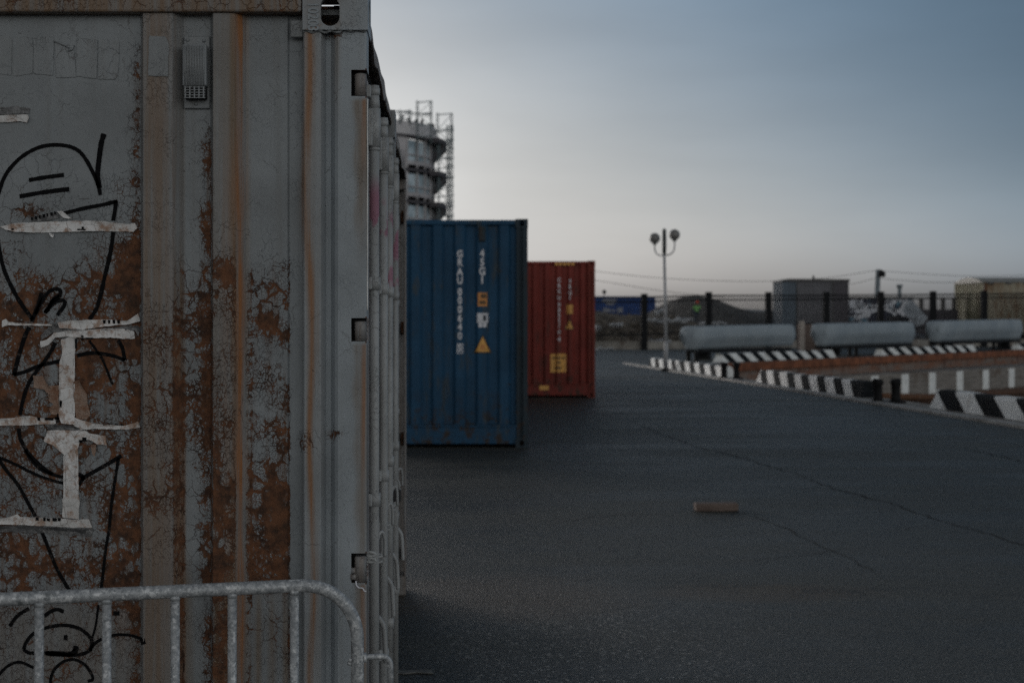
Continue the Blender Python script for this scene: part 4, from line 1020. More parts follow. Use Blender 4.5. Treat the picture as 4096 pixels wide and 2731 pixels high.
# ------------------------------------------------------------------ small things on the asphalt
g = N('old_timber'); p = g.co(); c = g.mix(g.ss(g.noise(g.mp(p, (2, 14, 14)), 2, 5, .6), .3, .7), (.10, .070, .058), (.17, .130, .112)); g.bump(g.noise(g.mp(p, (3, 30, 30)), 2, 4, .6), .6, .004); M_wood = g.fin(c, .85)
D = GD(2045); o = B(); box(o, -.185, .185, -.06, .06, 0, .068, .008, seg=2)
blk = obj('timber_block', o, M_wood); blk.location = (WX(2869, D), D + .06, .001); blk.rotation_euler = (0, 0, R(4)); tag(blk, 'short brown timber block lying alone on the open asphalt', 'wood block')
D = GD(2690); bm = B(); sh = [(-.11, -.02), (-.02, -.03), (.03, -.01), (.11, -.03), (.10, .03), (.04, .025), (-.03, .015), (-.10, .03)]
prism(bm, sh, .002, .006, 'z'); o = obj('paper_scrap', bm, plain('litter_paper', (.16, .16, .155), .8)); o.location = (WX(1640, D), D, .002); o.rotation_euler = (R(3), 0, 0); tag(o, 'crumpled grey paper scrap on the asphalt beside the nearest container', 'litter')

# ------------------------------------------------------------------ striped kerb blocks and bollards
M_kw = plain('kerb_white', (.78, .79, .78), .7, var=.10, scale=3, bump=.01, bs=20, dirt=(.60, .59, .56))
M_kb = plain('kerb_black', (.010, .012, .014), .85, var=.4, scale=4, bump=.01, bs=20, spec=.15)
def kerb(P0, P1, nst, w, h, label, slant=.5, first_white=True, group='striped kerb blocks along the quay'):
    P0, P1 = Vector(P0), Vector(P1); d = (P1 - P0); L = d.length; d.normalize(); nrm = Vector((-d.y, d.x, 0))
    sec = [(0, 0), (.06, h * .82), (.10, h), (w - .10, h), (w - .06, h * .82), (w, 0)] if w > 0 else [(0, 0), (-.06, h * .82), (-.10, h), (w + .10, h), (w + .06, h * .82), (w, 0)]
    bm = B(); sl = L / nst; rk = random.Random(int(P0.x * 10)); prevr = None
    for k in range(nst + 1):
        row = []; jt = 0 if k in (0, nst) else rk.uniform(-.03, .03)
        for a, z in sec:
            e = (z / h) * .26 if k == 0 else -(z / h) * .26 if k == nst else (z / h) * slant * sl + jt
            row.append(bm.verts.new(d * (k * sl + e) + nrm * a + Vector((0, 0, z + (rk.uniform(-.012, .012) if z else 0)))))
        if prevr:
            for i in range(5):
                f = bm.faces.new((prevr[i], row[i], row[i + 1], prevr[i + 1])); f.material_index = 0 if ((k - 1) % 2 == 0) == first_white else 1
        else: bm.faces.new(row).material_index = 0 if first_white else 1
        prevr = row
    bm.faces.new(prevr[::-1]).material_index = 0 if (((nst - 1) % 2 == 0) == first_white) else 1
    o = obj('kerb_block', bm, [M_kw, M_kb]); o.location = P0; tag(o, label, 'kerb', group)
def nk(D): return (kx(D), D, 0)
kerb(nk(37.9 + 4.4), nk(52.6), 16, -.42, .35, 'black and white striped kerb block behind the street lamp foot', .9)
kerb(nk(30.85), nk(38.9), 14, -.42, .36, 'black and white striped kerb block between the two near bollards', .8, False)
kerb(nk(14.0), nk(27.4), 17, -.42, .36, 'black and white striped kerb block nearest the right edge of the photograph', .8)
def fk(x): 
    m = (x - VX) / F; D = (58.7 - 1.216 * 11.5) / (1 - 1.216 * m); return (m * D, D, 0)
kerb(fk(2886), fk(3345), 17, .42, .36, 'black and white striped kerb block in front of the left upturned boat', -.9)
kerb(fk(3528), fk(3906), 17, .42, .36, 'black and white striped kerb block in front of the middle and right upturned boats', -.9)
kerb(fk(4072), fk(4400), 13, .42, .36, 'black and white striped kerb block cut off by the right edge on the far quay', -.9)
M_bol = plain('bollard_iron', (.008, .008, .009), .7, var=.4, scale=12, spec=.2)
def bollard(P, yaw):
    t = thing('mooring_bollard', 'x', 'bollard', tuple(P), 'double mooring bollards between kerb blocks', yaw)
    bm = B(); box(bm, -.34, .34, -.19, .19, 0, .05, .012); obj('base_plate', bm, M_bol, t)
    for s_ in (-.18, .18):
        bm = B(); tube(bm, [(s_, 0, .05), (s_, 0, .10), (s_, 0, .36), (s_, 0, .40), (s_ * 1.02, 0, .47), (s_, 0, .50)], [.115, .092, .088, .112, .112, .08], 16); obj('post', bm, M_bol, t)
    return t
b0 = bollard((WX(2921, 41.2), 41.2, 0), 0); b0['label'] = 'black double mooring bollard just right of the kerb by the street lamp'
def dupb(P, lab, yaw=0):
    c = copy_tree(b0); c.location = P; c.rotation_euler = (0, 0, yaw); c['label'] = lab; return c
dupb((WX(3547, 28.9), 28.9, 0), 'nearest and largest black double mooring bollard on the quay edge')
for x, lab in ((2770, 'black double mooring bollard under the left end of the left upturned boat'), (3412, 'black double mooring bollard below the middle upturned boat'), (3985, 'black double mooring bollard below the right upturned boat')):
    P = Vector(fk(x)); dupb(P, lab, R(20))

# ------------------------------------------------------------------ pontoon in the basin
g = N('weathered_timber'); p = g.co(); c = g.mix(g.ss(g.noise(g.mp(p, (.6, .6, 7)), 1.2, 6, .65), .3, .7), (.13, .115, .10), (.27, .245, .225)); c = g.mix(g.ss(g.noise(p, .6, 4, .6), .55, .7, 0, .7), c, (.10, .065, .045)); g.bump(g.noise(g.mp(p, (1, 1, 6)), 3, 5, .6), .7, .04); M_tim = g.fin(c, .85)
P0 = Vector((WX(3290, 63.7), 63.7, 0)); P1 = Vector((40, 87.0, 0)); d = (P1 - P0); Lp = d.length; ang = math.atan2(d.y, d.x)
pon = thing('pontoon', 'long weathered grey timber pontoon with white upright marks floating in the basin', 'pontoon', (P0.x, P0.y, 0), None, ang)
bm = B(); box(bm, 0, Lp, 0, 2.2, -1.95, -.78, .05); obj('timber_beam', bm, M_tim, pon)
bm = B(); box(bm, -.3, Lp, -.12, 2.3, -2.5, -1.96, .04); obj('float', bm, M_rusty, pon)
for x in (3498, 3619, 3728, 3838, 3942, 4045):
    m = (x - VX) / F; tt = (P0.x - m * P0.y) / (m * d.y / Lp - d.x / Lp)
    bm = B(); box(bm, tt - .36, tt + .36, -.03, -.002, -1.9 if x > 3500 else -1.2, -.86, .005); obj('white_mark', bm, M_kw, pon)
bm = B(); a, b = W(3455, 1583, 66), W(3800, 1590, 70); tube(bm, [a, a.lerp(b, .5), b, Vector((34, 80, -2.1))], .16, 10); o = obj('floating_pipe', bm, M_rusty); tag(o, 'rusty brown pipe floating below the long grey pontoon', 'pipe')

# ------------------------------------------------------------------ upturned boats on the far quay
g = N('hull_paint'); p = g.co(); c = g.mix(g.ss(g.noise(p, .7, 5, .6), .3, .7), (.26, .305, .345), (.33, .375, .41)); c = g.mix(g.ss(g.noise(p, 5, 5, .7), .6, .7, 0, .4), c, (.22, .23, .24)); M_hull = g.fin(c, .85, 0, .2)
M_gun = plain('hull_shadow_and_trestle', (.015, .016, .018), .85, spec=.2)
def boat(P0, P1, h0, h1, zb0, zb1, label):
    P0, P1 = Vector(P0), Vector(P1); d = P1 - P0; L = d.length; ang = math.atan2(d.y, d.x)
    t = thing('upturned_boat', label, 'boat', (P0.x, P0.y, 0), 'upturned boats lying on the far quay', ang)
    bm = B(); n = 44; rows = []; wd = 1.3
    HP = [(0, .58), (.15, .70), (.32, .86), (.48, .98), (.60, 1.0), (.80, .98), (.93, .95), (.985, .88), (1.0, .78)]
    HP = HP + [(1.005, 0)] + [(z, -y) for z, y in HP[::-1]]
    for i in range(n + 1):
        u = i / n; el = min(1, u / .09); er = min(1, (1 - u) / .08)
        wdt = .55 + .45 * math.sin(el * math.pi / 2) ** .7 * math.sin(er * math.pi / 2) ** .5
        top = (.95 + .05 * el) * (1 - .42 * (1 - er) ** 2.8)
        hh = (h0 + (h1 - h0) * u) * top; zb = zb0 + (zb1 - zb0) * u; arch = .34 * math.sin(math.pi * min(1, u * 1.05)) ** .8
        row = []
        for z, y in HP:
            tuck = 1 - arch * 2.2 * max(0, .55 - z)
            xl = u * L + (1 - el) * .45 * abs(z - .55) * (1.2 if z < .55 else .8) - (1 - er) * .10 * z
            row.append(bm.verts.new((xl, -y * wd / 2 * wdt * tuck + wd / 2, zb + hh * z)))
        rows.append(row)
    for i in range(n):
        for j in range(len(HP) - 1): bm.faces.new((rows[i][j], rows[i + 1][j], rows[i + 1][j + 1], rows[i][j + 1]))
        bm.faces.new((rows[i][-1], rows[i + 1][-1], rows[i + 1][0], rows[i][0]))
    bm.faces.new(rows[0][::-1]); bm.faces.new(rows[-1])
    obj('hull', bm, M_hull, t, True)
    bm = B(); box(bm, .55, L - .30, .22, wd - .22, min(zb0, zb1) - .14, min(zb0, zb1) + .03 , .03); obj('hull_shadow_box', bm, M_gun, t)  # dark box put in for the shadow beneath the hull
    for u in (.16, .84):
        bm = B(); box(bm, u * L - .12, u * L + .12, .3, wd - .3, 0, min(zb0, zb1) - .13, .01); obj('trestle', bm, M_gun, t)
boat((WX(2790, 62.8), 62.8, 0), (WX(3200, 68.2), 68.2, 0), 1.04, 1.02, .44, .55, 'pale blue grey upturned boat hull on the far quay, leftmost, beside the street lamp')
boat((WX(3320, 70.3), 70.3, 0), (WX(3676, 79), 79, 0), 1.12, 1.20, .48, .50, 'pale blue grey upturned boat hull on the far quay, between the other two')
boat((WX(3772, 81.2), 81.2, 0), (WX(4106, 91.5), 91.5, 0), 1.20, 1.28, .55, .60, 'pale blue grey upturned boat hull on the far quay, rightmost, below the beige wagon')
# dull things between the boats
D = 82; bm = B(); box(bm, -.13, .13, -.13, .13, 0, 1.75, .03); o = obj('concrete_post', bm, plain('pale_concrete', (.36, .32, .29), .8, dirt=(.22, .17, .14))); o.location = (WX(3208, D), D, 0); tag(o, 'short pale concrete post standing in the gap between two upturned boats', 'post')
D = 84; t = thing('storage_box', 'brown timber storage box behind the gap between two upturned boats', 'box', (WX(3235, D), D, 0)); bm = B()
for k in range(7): box(bm, -.6 + .005, .6, -.5, .5, .02 + k * .22, .225 + k * .22, .012)
obj('box_sides', bm, M_wood, t); bm = B(); box(bm, -.66, .66, -.56, .56, 1.57, 1.63, .01); obj('lid', bm, M_gun, t)

# ------------------------------------------------------------------ street lamp
Dl = GD(1483); xl = WX(2664, Dl)
lamp = thing('street_lamp', 'tall thin street lamp with two round globes on curved arms by the quay edge', 'street lamp', (xl, Dl, .05))
M_lp = plain('lamp_pole_paint', (.34, .35, .37), .55, var=.2, scale=3); M_lg = plain('lamp_dark_metal', (.045, .055, .055), .5)
g = N('lamp_globe'); c = (.20, .195, .19); M_gl = g.fin(c, .35)
zt = WZ(920, Dl); lx = WX(2657, Dl) - xl
bm = B(); tube(bm, [(0, 0, 0), (0, 0, .9), (0, 0, .95)], [.075, .07, .052], 14); tube(bm, [(0, 0, .93), (lx, 0, WZ(1015, Dl) - .05)], [.052, .047], 14); obj('pole', bm, M_lp, lamp)
bm = B(); box(bm, -.16, .16, -.16, .16, -.046, .03, .01); obj('base_plate', bm, M_bol, lamp)
bm = B(); tube(bm, [(lx, 0, WZ(1022, Dl)), (lx, 0, WZ(1000, Dl)), (lx, 0, zt - .06), (lx, 0, zt)], [.06, .075, .07, .03], 14); obj('pole_head', bm, M_lg, lamp)
for s_, px, py, rp, dy in ((-1, 2619, 953.5, 21.5, .95), (1, 2698, 939, 23.5, -.75)):
    Dg = Dl + dy * .55; gx = WX(px, Dg) - xl; gz = WZ(py, Dg) - .05; r = .185
    zb = WZ(1019, Dl) - .05; bm = B()
    pts = spline([(lx, 0, zb + .02), (lx + (gx - lx) * .35, dy * .2, zb - .02), (lx + (gx - lx) * .8, dy * .45, zb + .06), (gx, dy * .55, zb + .22), (gx, dy * .55, gz - r + .02)], 6)
    tube(bm, pts, .024, 10); obj('arm', bm, M_lp, lamp)
    bm = B(); sphere(bm, (gx, dy * .55, gz), r, 28, 18); gl = obj('globe', bm, M_gl, lamp)
    bm = B(); tube(bm, [(gx, dy * .55, gz - r - .03), (gx, dy * .55, gz - r + .035)], .07, 14); obj('collar', bm, M_lg, gl)

# ------------------------------------------------------------------ fence
M_fen = plain('fence_iron', (.010, .011, .013), .8, spec=.2)
fen = thing('metal_fence', 'dark metal picket fence with square posts running across behind the upturned boats', 'fence')
def FD(x): return 87.5 + (x - 2577) * .0092
FP = [(2300, 1182), (2577, 1179), (2835, 1172), (3074, 1172), (3305, 1171), (3523, 1170), (3732, 1168), (3936, 1166), (4140, 1164), (4340, 1162)]
for x, y in FP:
    D = FD(x); X = WX(x, D); bm = B(); zt = WZ(y, D); box(bm, X - .18, X + .18, D - .18, D + .18, 0, zt, .02); box(bm, X - .21, X + .21, D - .21, D + .21, zt + .002, zt + .06, .02); obj('post', bm, M_fen, fen)
for (xa, ya), (xb, yb) in zip(FP[:-1], FP[1:]):
    Da, Db_ = FD(xa), FD(xb); a = Vector((WX(xa, Da), Da, WZ(ya + 8, Da))); b = Vector((WX(xb, Db_), Db_, WZ(yb + 8, Db_)))
    bm = B(); n = int((b - a).length / .16)
    for zz in (-.03, -.30, -2.3): tube(bm, [a + Vector((0, 0, zz)), b + Vector((0, 0, zz))], .06, 4)
    for k in range(1, n):
        q = a.lerp(b, k / n); tube(bm, [(q.x, q.y, .55), (q.x, q.y, q.z)], .018, 4, False)
    obj('fence_panel', bm, M_fen, fen)
bm = B(); prism(bm, [(WX(2577, 87.5) - 4.5, 88.0), (WX(2577, 87.5), 87.8), (WX(3300, FD(3300)), FD(3300) + .3), (WX(4340, FD(4340)), FD(4340) + .3), (WX(4340, FD(4340)), FD(4340) + .6), (WX(2577, 87.5), 88.1)], 0, .5, 'z')
o = obj('fence_plinth', bm, M_conc, fen)

# ------------------------------------------------------------------ background buildings and clutter
# grey cabin
M_cab = plain('cabin_grey', (.13, .13, .145), .7, var=.15, scale=1, streak=.5); M_cabb = plain('cabin_blue', (.105, .135, .17), .7, var=.15, scale=1, streak=.4); M_croof = plain('cabin_roof', (.07, .068, .07), .7); M_cd = plain('cabin_dark', (.075, .07, .082), .7)
D = 106; X0, X1 = WX(3130, D), WX(3395, D); zt = WZ(1120, D); wl = X1 - X0
cab = thing('site_cabin', 'tall grey corrugated metal cabin with a flat dark roof behind the fence', 'cabin', (X0, D, 0))
bm = B(); corrug(bm, 0, wl * .22, .1, zt - .12, 0, 1, .30, 0, .04); obj('wall', bm, M_cabb, cab)
bm = B(); corrug(bm, wl * .22, wl * .76, .1, zt - .12, 0, 1, .30, 0, .04); obj('wall', bm, M_cab, cab)
bm = B(); corrug(bm, wl * .76, wl, .1, zt - .12, 0, 1, .30, 0, .04); obj('wall', bm, M_cd, cab)
bm = B(); corrug(bm, 0, 3.0, .1, zt - .12, 0, 1, .30, 0, .04, 'y'); corrug(bm, 0, 3.0, .1, zt - .12, wl, -1, .30, 0, .04, 'y'); box(bm, 0, wl, 2.96, 3.0, .1, zt - .12); obj('side_wall', bm, M_cabb, cab)
bm = B(); prism(bm, [(-.06, zt - .12), (-.06, zt - .04), (.5, zt + .10), (wl + .06, zt + .06), (wl + .06, zt - .12)], -.06, 3.06); obj('roof', bm, M_croof, cab)
for u in (.22, .76): bm = B(); box(bm, wl * u - .05, wl * u + .05, -.04, -.002, .1, zt - .13, .01); obj('door_frame', bm, M_croof, cab)
bm = B(); tube(bm, [(wl * .52, 1, zt), (wl * .52, 1, zt + .35)], .09, 10); obj('flue', bm, M_croof, cab)
# beige wagon
g = N('wagon_paint'); p = g.co(); c = g.mix(g.ss(g.noise(p, .9, 5, .6), .3, .7), (.27, .245, .185), (.38, .345, .27)); c = g.mix(g.ss(g.noise(g.mp(p, (3, 3, .5)), 1.2, 6, .7), .44, .62, 0, .9), c, (.17, .095, .045)); g.bump(g.noise(p, 6, 4, .6), .5, .02); M_wag = g.fin(c, .7)
g = N('wagon_end_paint'); p = g.co(); c = g.mix(g.ss(g.noise(p, .9, 5, .6), .3, .7), (.15, .145, .085), (.22, .20, .12)); c = g.mix(g.ss(g.noise(g.mp(p, (3, 3, .5)), 1.2, 6, .7), .5, .66, 0, .8), c, (.10, .055, .03)); M_wage = g.fin(c, .7)
M_wr = plain('wagon_roof', (.30, .29, .26), .6, dirt=(.15, .10, .06))
D = 104; X0 = WX(3935, D); zt = WZ(1128, D)
wag = thing('freight_wagon', 'cream and rust stained freight wagon with curved roof cut off by the right edge', 'wagon', (X0, D, 0))
bm = B(); corrug(bm, 0, 12, .9, zt, 0, 1, .9, 0, .05); obj('side_wall', bm, M_wag, wag)
bm = B(); prism(bm, [(-.0, .9), (-.0, zt), (-.6, zt + .05), (-2.1, zt - .05), (-2.1, .9)], 0, .05, 'y'); corrug(bm, 0, 6, .9, zt, -.002, 1, .45, 0, .05, 'y')
bm.free(); bm = B(); corrug(bm, .0, 6, .9, zt, -.01, 1, .45, 0, .05, 'y'); obj('end_wall', bm, M_wage, wag)
bm = B(); pr = [(-.08, zt - .02)] + [(-.08 + 6.16 * k / 12, zt + .42 * math.sin(math.pi * k / 12)) for k in range(1, 12)] + [(6.08, zt - .02)]
prism(bm, [(a, b) for a, b in pr], -.1, 12.1, 'x'); obj('roof', bm, M_wr, wag)
for k in range(9): bm = B(); box(bm, .3 + k * 1.3, .75 + k * 1.3, -.055, -.01, zt - .16, zt - .02, .01); obj('roof_bracket', bm, M_croof, wag)
bm = B(); box(bm, .02, .22, -.06, -.012, .9, zt - .05, .01); obj('corner_pillar', bm, M_rusty, wag)
bm = B(); box(bm, -.05, 12, -.02, 6, .62, .89, .02); obj('underframe', bm, M_gun, wag)
for xx in (1.2, 3.0, 9.0, 10.8):
    bm = B(); tube(bm, [(xx, .25, .47), (xx, .38, .47)], .46, 20); obj('wheel', bm, M_gun, wag)
# painted wall
g = N('painted_wall'); p = g.co(); a = g.noise(g.mp(p, (1, 1, 1)), 1.05, 2, .4, 1.2); b = g.noise(g.mp(p, (1, 1, 1.2), (7, 3, 2)), 1.4, 2, .4, 1.0)
c = g.mix(g.ss(a, .47, .50), (.04, .045, .07), (.68, .70, .76)); c = g.mix(g.math('MULTIPLY', g.ss(b, .50, .53), g.ss(b, .60, .57)), c, (.02, .02, .03)); c = g.mix(g.ss(b, .62, .64), c, (.10, .19, .26)); M_mural = g.fin(c, .8)
D = 108; t = thing('painted_wall', 'low wall covered in black, white and blue spray paint between cabin and wagon', 'wall', (WX(3398, D), D, 0))
wl = WX(3655, D) - WX(3398, D); bm = B()
for k in range(3): box(bm, wl * k / 3 + .01, wl * (k + 1) / 3 - .01, 0, .2, 0, WZ(1194, D), .01)
obj('wall_panel', bm, M_mural, t); bm = B(); box(bm, -.05, wl + .05, -.05, .25, WZ(1194, D) + .002, WZ(1188, D), .01); obj('coping', bm, M_croof, t)
wl2 = WX(3830, D) - WX(3655, D); t = thing('block_wall', 'lower dark grey block wall with a gap-toothed top left of the beige wagon', 'wall', (WX(3655, D) + .06, D, 0))
bm = B(); box(bm, 0, wl2, 0, .3, 0, WZ(1238, D), .01); obj('wall_panel', bm, M_cd, t)
for k in range(4): bm = B(); u = wl2 * (.12 + k * .25); box(bm, u, u + .28, .02, .28, WZ(1238, D) + .002, WZ(1196, D), .02); obj('upright', bm, M_croof, t)
bm = B(); box(bm, 0, wl2, .05, .25, WZ(1196, D) + .003, WZ(1190, D), .01); obj('cross_rail', bm, M_croof, t)
D = 100; bm = B(); h = 1.0
prism(bm, [(-1.0, .2), (-.1, -.9), (.35, -.75), (.75, -.3), (-.2, .95), (-.8, .7)], 0, .05); o = obj('scrap_sheet', bm, plain('crumpled_sheet', (.36, .40, .45), .5, var=.4, scale=1.6, bump=.06, bs=3, dirt=(.12, .13, .15))); o.location = (WX(3668, D), D, WZ(1255, D)); o.rotation_euler = (R(-14), 0, R(6)); tag(o, 'pale crumpled metal sheet leaning on the scrap heap behind the fence', 'scrap metal')
rnd = random.Random(9); bm = B()
for k in range(60):
    t_ = bmesh.new(); bmesh.ops.create_cube(t_, size=1); a = rnd.uniform(0, 6.3); rr_ = abs(rnd.gauss(0, 1.6)); zz = max(0, 2.2 - rr_ * .8) * rnd.uniform(.3, 1)
    join(bm, t_, Matrix.Translation((WX(3600, 101) + rr_ * math.cos(a) * 1.2, 101 + rr_ * .5 * math.sin(a), zz)) @ Matrix.Rotation(rnd.uniform(0, 3), 4, Vector((rnd.random(), rnd.random(), rnd.random())).normalized()) @ Matrix.Diagonal((rnd.uniform(.3, 1.4), rnd.uniform(.1, .5), rnd.uniform(.1, .6), 1)))
o = obj('scrap_heap', bm, plain('dark_scrap', (.05, .052, .06), .7, var=.6, scale=1.5, dirt=(.2, .21, .24))); tag(o, kind='stuff')
# distant blue container on the embankment
D = 205; z0 = 2.65; x0 = WX(2340, D); x1 = WX(2622, D); zt = WZ(1185, D) - z0
M_fb = far_paint('far_blue_paint', (.022, .060, .20), (.05, .06, .10), (.05, .04, .04))
fc = thing('shipping_container', 'distant dark blue shipping container on the embankment behind the rubble heap', 'shipping container', (x0, D, z0))
bm = B(); corrug(bm, .15, x1 - x0 - .15, .15, zt - .08, .03, 1, .278, 0, .036); obj('side_panel', bm, M_fb, fc)
bm = B(); box(bm, 0, x1 - x0, 0, .12, zt - .09, zt, .01); box(bm, 0, x1 - x0, 0, .12, 0, .16, .01); obj('rail', bm, M_fb, fc)
for xx in (0, x1 - x0 - .15): bm = B(); box(bm, xx, xx + .15, -.01, .14, .003, zt + .003, .01); obj('corner_post', bm, M_fb, fc)
bm = B(); box(bm, .02, x1 - x0 - .02, .08, 2.4, .02, zt - .03); obj('body', bm, M_fb, fc)
bm = B()
for q in ((2410, 1196, 2465, 1212), (2412, 1232, 2440, 1248), (2470, 1230, 2490, 1250), (2444, 1238, 2462, 1246), (2425, 1203, 2455, 1220)):
    box(bm, WX(q[0], D) - x0, WX(q[2], D) - x0, .015 - .004 * random.random(), .028, WZ(q[3], D) - z0, WZ(q[1], D) - z0)
obj('faded_lettering', bm, plain('faded_white', (.22, .23, .27), .7), fc)
t = thing('beacon_post', 'small round dark beacon on a short post above the distant blue container', 'beacon', (WX(2419, D), D + .6, z0 + zt)); bm = B(); tube(bm, [(0, 0, 0), (0, 0, .5)], .06, 8); obj('post', bm, M_gun, t); bm = B(); sphere(bm, (0, 0, WZ(1167, D) - z0 - zt), .30, 14, 10); obj('beacon_head', bm, M_gun, t)
# utility poles and wires
M_pole = plain('weathered_pole', (.16, .19, .21), .8, var=.2, scale=2)
D = 118; up = thing('utility_pole', 'tall grey utility pole with a dark transformer box, right of the cabin', 'utility pole', (WX(3502, D), D, 0)); bm = B(); tube(bm, [(0, 0, 0), (.22, 0, WZ(1078, D))], [.26, .19], 12); obj('pole', bm, M_pole, up)
bm = B(); box(bm, .18, .72, -.4, .1, WZ(1108, D), WZ(1088, D), .05); prism(bm, [(.2, WZ(1088, D)), (.35, WZ(1078, D)), (.72, WZ(1090, D))], -.35, .05); obj('transformer', bm, M_gun, up)
D = 140; up2 = thing('utility_pole', 'thin pale utility pole further off, standing over the painted wall', 'utility pole', (WX(3598, D), D, 0)); bm = B(); tube(bm, [(0, 0, 0), (0, 0, WZ(1142, D))], [.22, .18], 10); obj('pole', bm, M_pole, up2); bm = B(); tube(bm, [(0, 0, WZ(1150, D)), (0, 0, WZ(1138, D))], .30, 10); obj('pole_cap', bm, M_pole, up2)
def wire(p, D, r, label):
    P = [W(x, y, D + i * .5) for i, (x, y) in enumerate(p)]; bm = B(); tube(bm, spline(P, 6), r, 5); o = obj('overhead_wire', bm, M_gun); tag(o, label, 'wire', 'overhead wires')
wire([(2100, 1045), (2385, 1085), (2560, 1105), (2700, 1116), (2900, 1124), (3100, 1124), (3300, 1112), (3503, 1082)], 118, .020, 'upper overhead wire sagging behind the street lamp to the utility pole')
wire([(2100, 1085), (2400, 1124), (2560, 1150), (2700, 1170), (2900, 1190)], 122, .020, 'lower overhead wire sloping down behind the street lamp')
wire([(3503, 1082), (3700, 1096), (3900, 1104), (4250, 1098)], 118, .018, 'upper overhead wire running right from the utility pole')
wire([(3503, 1112), (3620, 1122), (3760, 1130), (3900, 1124), (4200, 1108)], 118, .020, 'lower overhead wire sagging right from the utility pole towards the wagon roof')
wire([(3250, 1142), (3400, 1136), (3503, 1112)], 118, .018, 'short overhead wire between the cabin roof and the utility pole')

# ------------------------------------------------------------------ worker by the gravel mound
Dw = 91.0; zf = 0
ft = W(2787, 1306, 100); 
pr_ = thing('person', 'distant worker in a green high visibility vest and red helmet by the gravel mound', 'person', tuple(W(2787, 1300, 106)))
def skin(name, joints, edges, mat, parent, sub=2):
    me = bpy.data.meshes.new(name); me.from_pydata([j[0] for j in joints], edges, []); me.materials.append(mat)
    o = bpy.data.objects.new(name, me); link(o); o.parent = parent
    m = o.modifiers.new('s', 'SKIN'); s = o.modifiers.new('u', 'SUBSURF'); s.levels = s.render_levels = sub
    for i, j in enumerate(joints): me.skin_vertices[0].data[i].radius = (j[1], j[1] * (j[2] if len(j) > 2 else 1))
    me.skin_vertices[0].data[0].use_root = True
    dg = bpy.context.evaluated_depsgraph_get(); dg.update(); nm = bpy.data.meshes.new_from_object(o.evaluated_get(dg)); o.modifiers.clear(); o.data = nm
    nm.polygons.foreach_set('use_smooth', [True] * len(nm.polygons)); return o
J = [((0, 0, .95), .15, .75), ((0, 0, 1.15), .15, .75), ((0, .0, 1.38), .17, .7), ((.0, 0, 1.50), .06), ((.03, -.01, 1.60), .085), ((.04, -.01, 1.68), .09),
     ((-.19, 0, 1.40), .06), ((-.28, -.02, 1.12), .048), ((-.26, -.12, .88), .036), ((-.25, -.16, .80), .040), ((.19, 0, 1.40), .06), ((.27, -.03, 1.13), .048), ((.20, -.20, .98), .036), ((.16, -.26, .95), .040),
     ((-.10, 0, .88), .09), ((-.12, -.02, .48), .062), ((-.13, .02, .10), .045), ((-.13, -.10, .04), .04), ((.10, 0, .88), .09), ((.13, -.04, .48), .062), ((.15, .03, .10), .045), ((.15, -.09, .04), .04)]
E = [(0, 1), (1, 2), (2, 3), (3, 4), (4, 5), (2, 6), (6, 7), (7, 8), (8, 9), (2, 10), (10, 11), (11, 12), (12, 13), (0, 14), (14, 15), (15, 16), (16, 17), (0, 18), (18, 19), (19, 20), (20, 21)]
skin('body', J, E, plain('dark_workwear', (.03, .04, .06), .8), pr_)
skin('vest', [((0, 0, .90), .19, .75), ((0, 0, 1.15), .185, .75), ((0, 0, 1.38), .20, .72), ((-.18, 0, 1.41), .08), ((.18, 0, 1.41), .08), ((-.27, -.01, 1.18), .068), ((.26, -.02, 1.18), .068)], [(0, 1), (1, 2), (2, 3), (2, 4), (3, 5), (4, 6)], plain('hi_vis_green', (.18, .42, .13), .7), pr_)
bm = B(); sphere(bm, (.04, -.01, 1.70), .145, 16, 12, 1, 1.1, .85); tube(bm, [(.04, -.02, 1.685), (.04, -.02, 1.70)], .17, 16); obj('helmet', bm, plain('red_helmet', (.55, .07, .03), .4), pr_)
bm = B(); sphere(bm, (.04, -.03, 1.62), .095, 14, 10, .85, 1, 1.1); sphere(bm, (.04, -.13, 1.61), .015, 8, 6); obj('face', bm, plain('skin_tone', (.35, .2, .14), .6), pr_)
# small rise the worker stands on
bm = B(); t_ = W(2787, 1300, 106)
t2 = bmesh.new(); bmesh.ops.create_icosphere(t2, subdivisions=4, radius=1)
for v_ in t2.verts: v_.co *= 1 + .06 * noise.noise(v_.co * 4)
join(bm, t2, Matrix.Translation((t_.x - 1.5, 107, -.05)) @ Matrix.Diagonal((9, 5, t_.z + .1, 1))); tag(obj('gravel_rise', bm, M_gravel, smooth=True), kind='structure')

# ------------------------------------------------------------------ round tower under construction
TC = Vector((WX(1400, 133), 133, 0)); RW = 7.9
tower = thing('round_tower', 'round concrete tower block under construction with curved balconies and glazing', 'building', tuple(TC))
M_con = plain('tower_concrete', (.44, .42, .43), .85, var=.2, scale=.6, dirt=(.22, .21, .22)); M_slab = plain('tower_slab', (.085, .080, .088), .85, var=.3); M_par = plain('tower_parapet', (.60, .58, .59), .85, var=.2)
g = N('tower_glass'); p = g.co(); c = g.mix(g.ss(g.noise(p, .5, 3, .5), .4, .6), (.25, .32, .36), (.50, .58, .62)); M_tg = g.fin(c, .2)
def cyl_part(bm, r0, r1, z0, z1, a0, a1, n=24):
    """ring sector; angle 0 faces the camera (-Y), 90 deg faces +X"""
    P = lambda r, a, z: bm.verts.new((r * math.sin(a), -r * math.cos(a), z)); prev = None
    for i in range(n + 1):
        a = R(a0 + (a1 - a0) * i / n); c = [P(r0, a, z0), P(r1, a, z0), P(r1, a, z1), P(r0, a, z1)]
        if prev:
            for k in range(4): bm.faces.new((prev[k], c[k], c[(k + 1) % 4], prev[(k + 1) % 4]))
        else: bm.faces.new(c)
        prev = c
    bm.faces.new(prev[::-1])
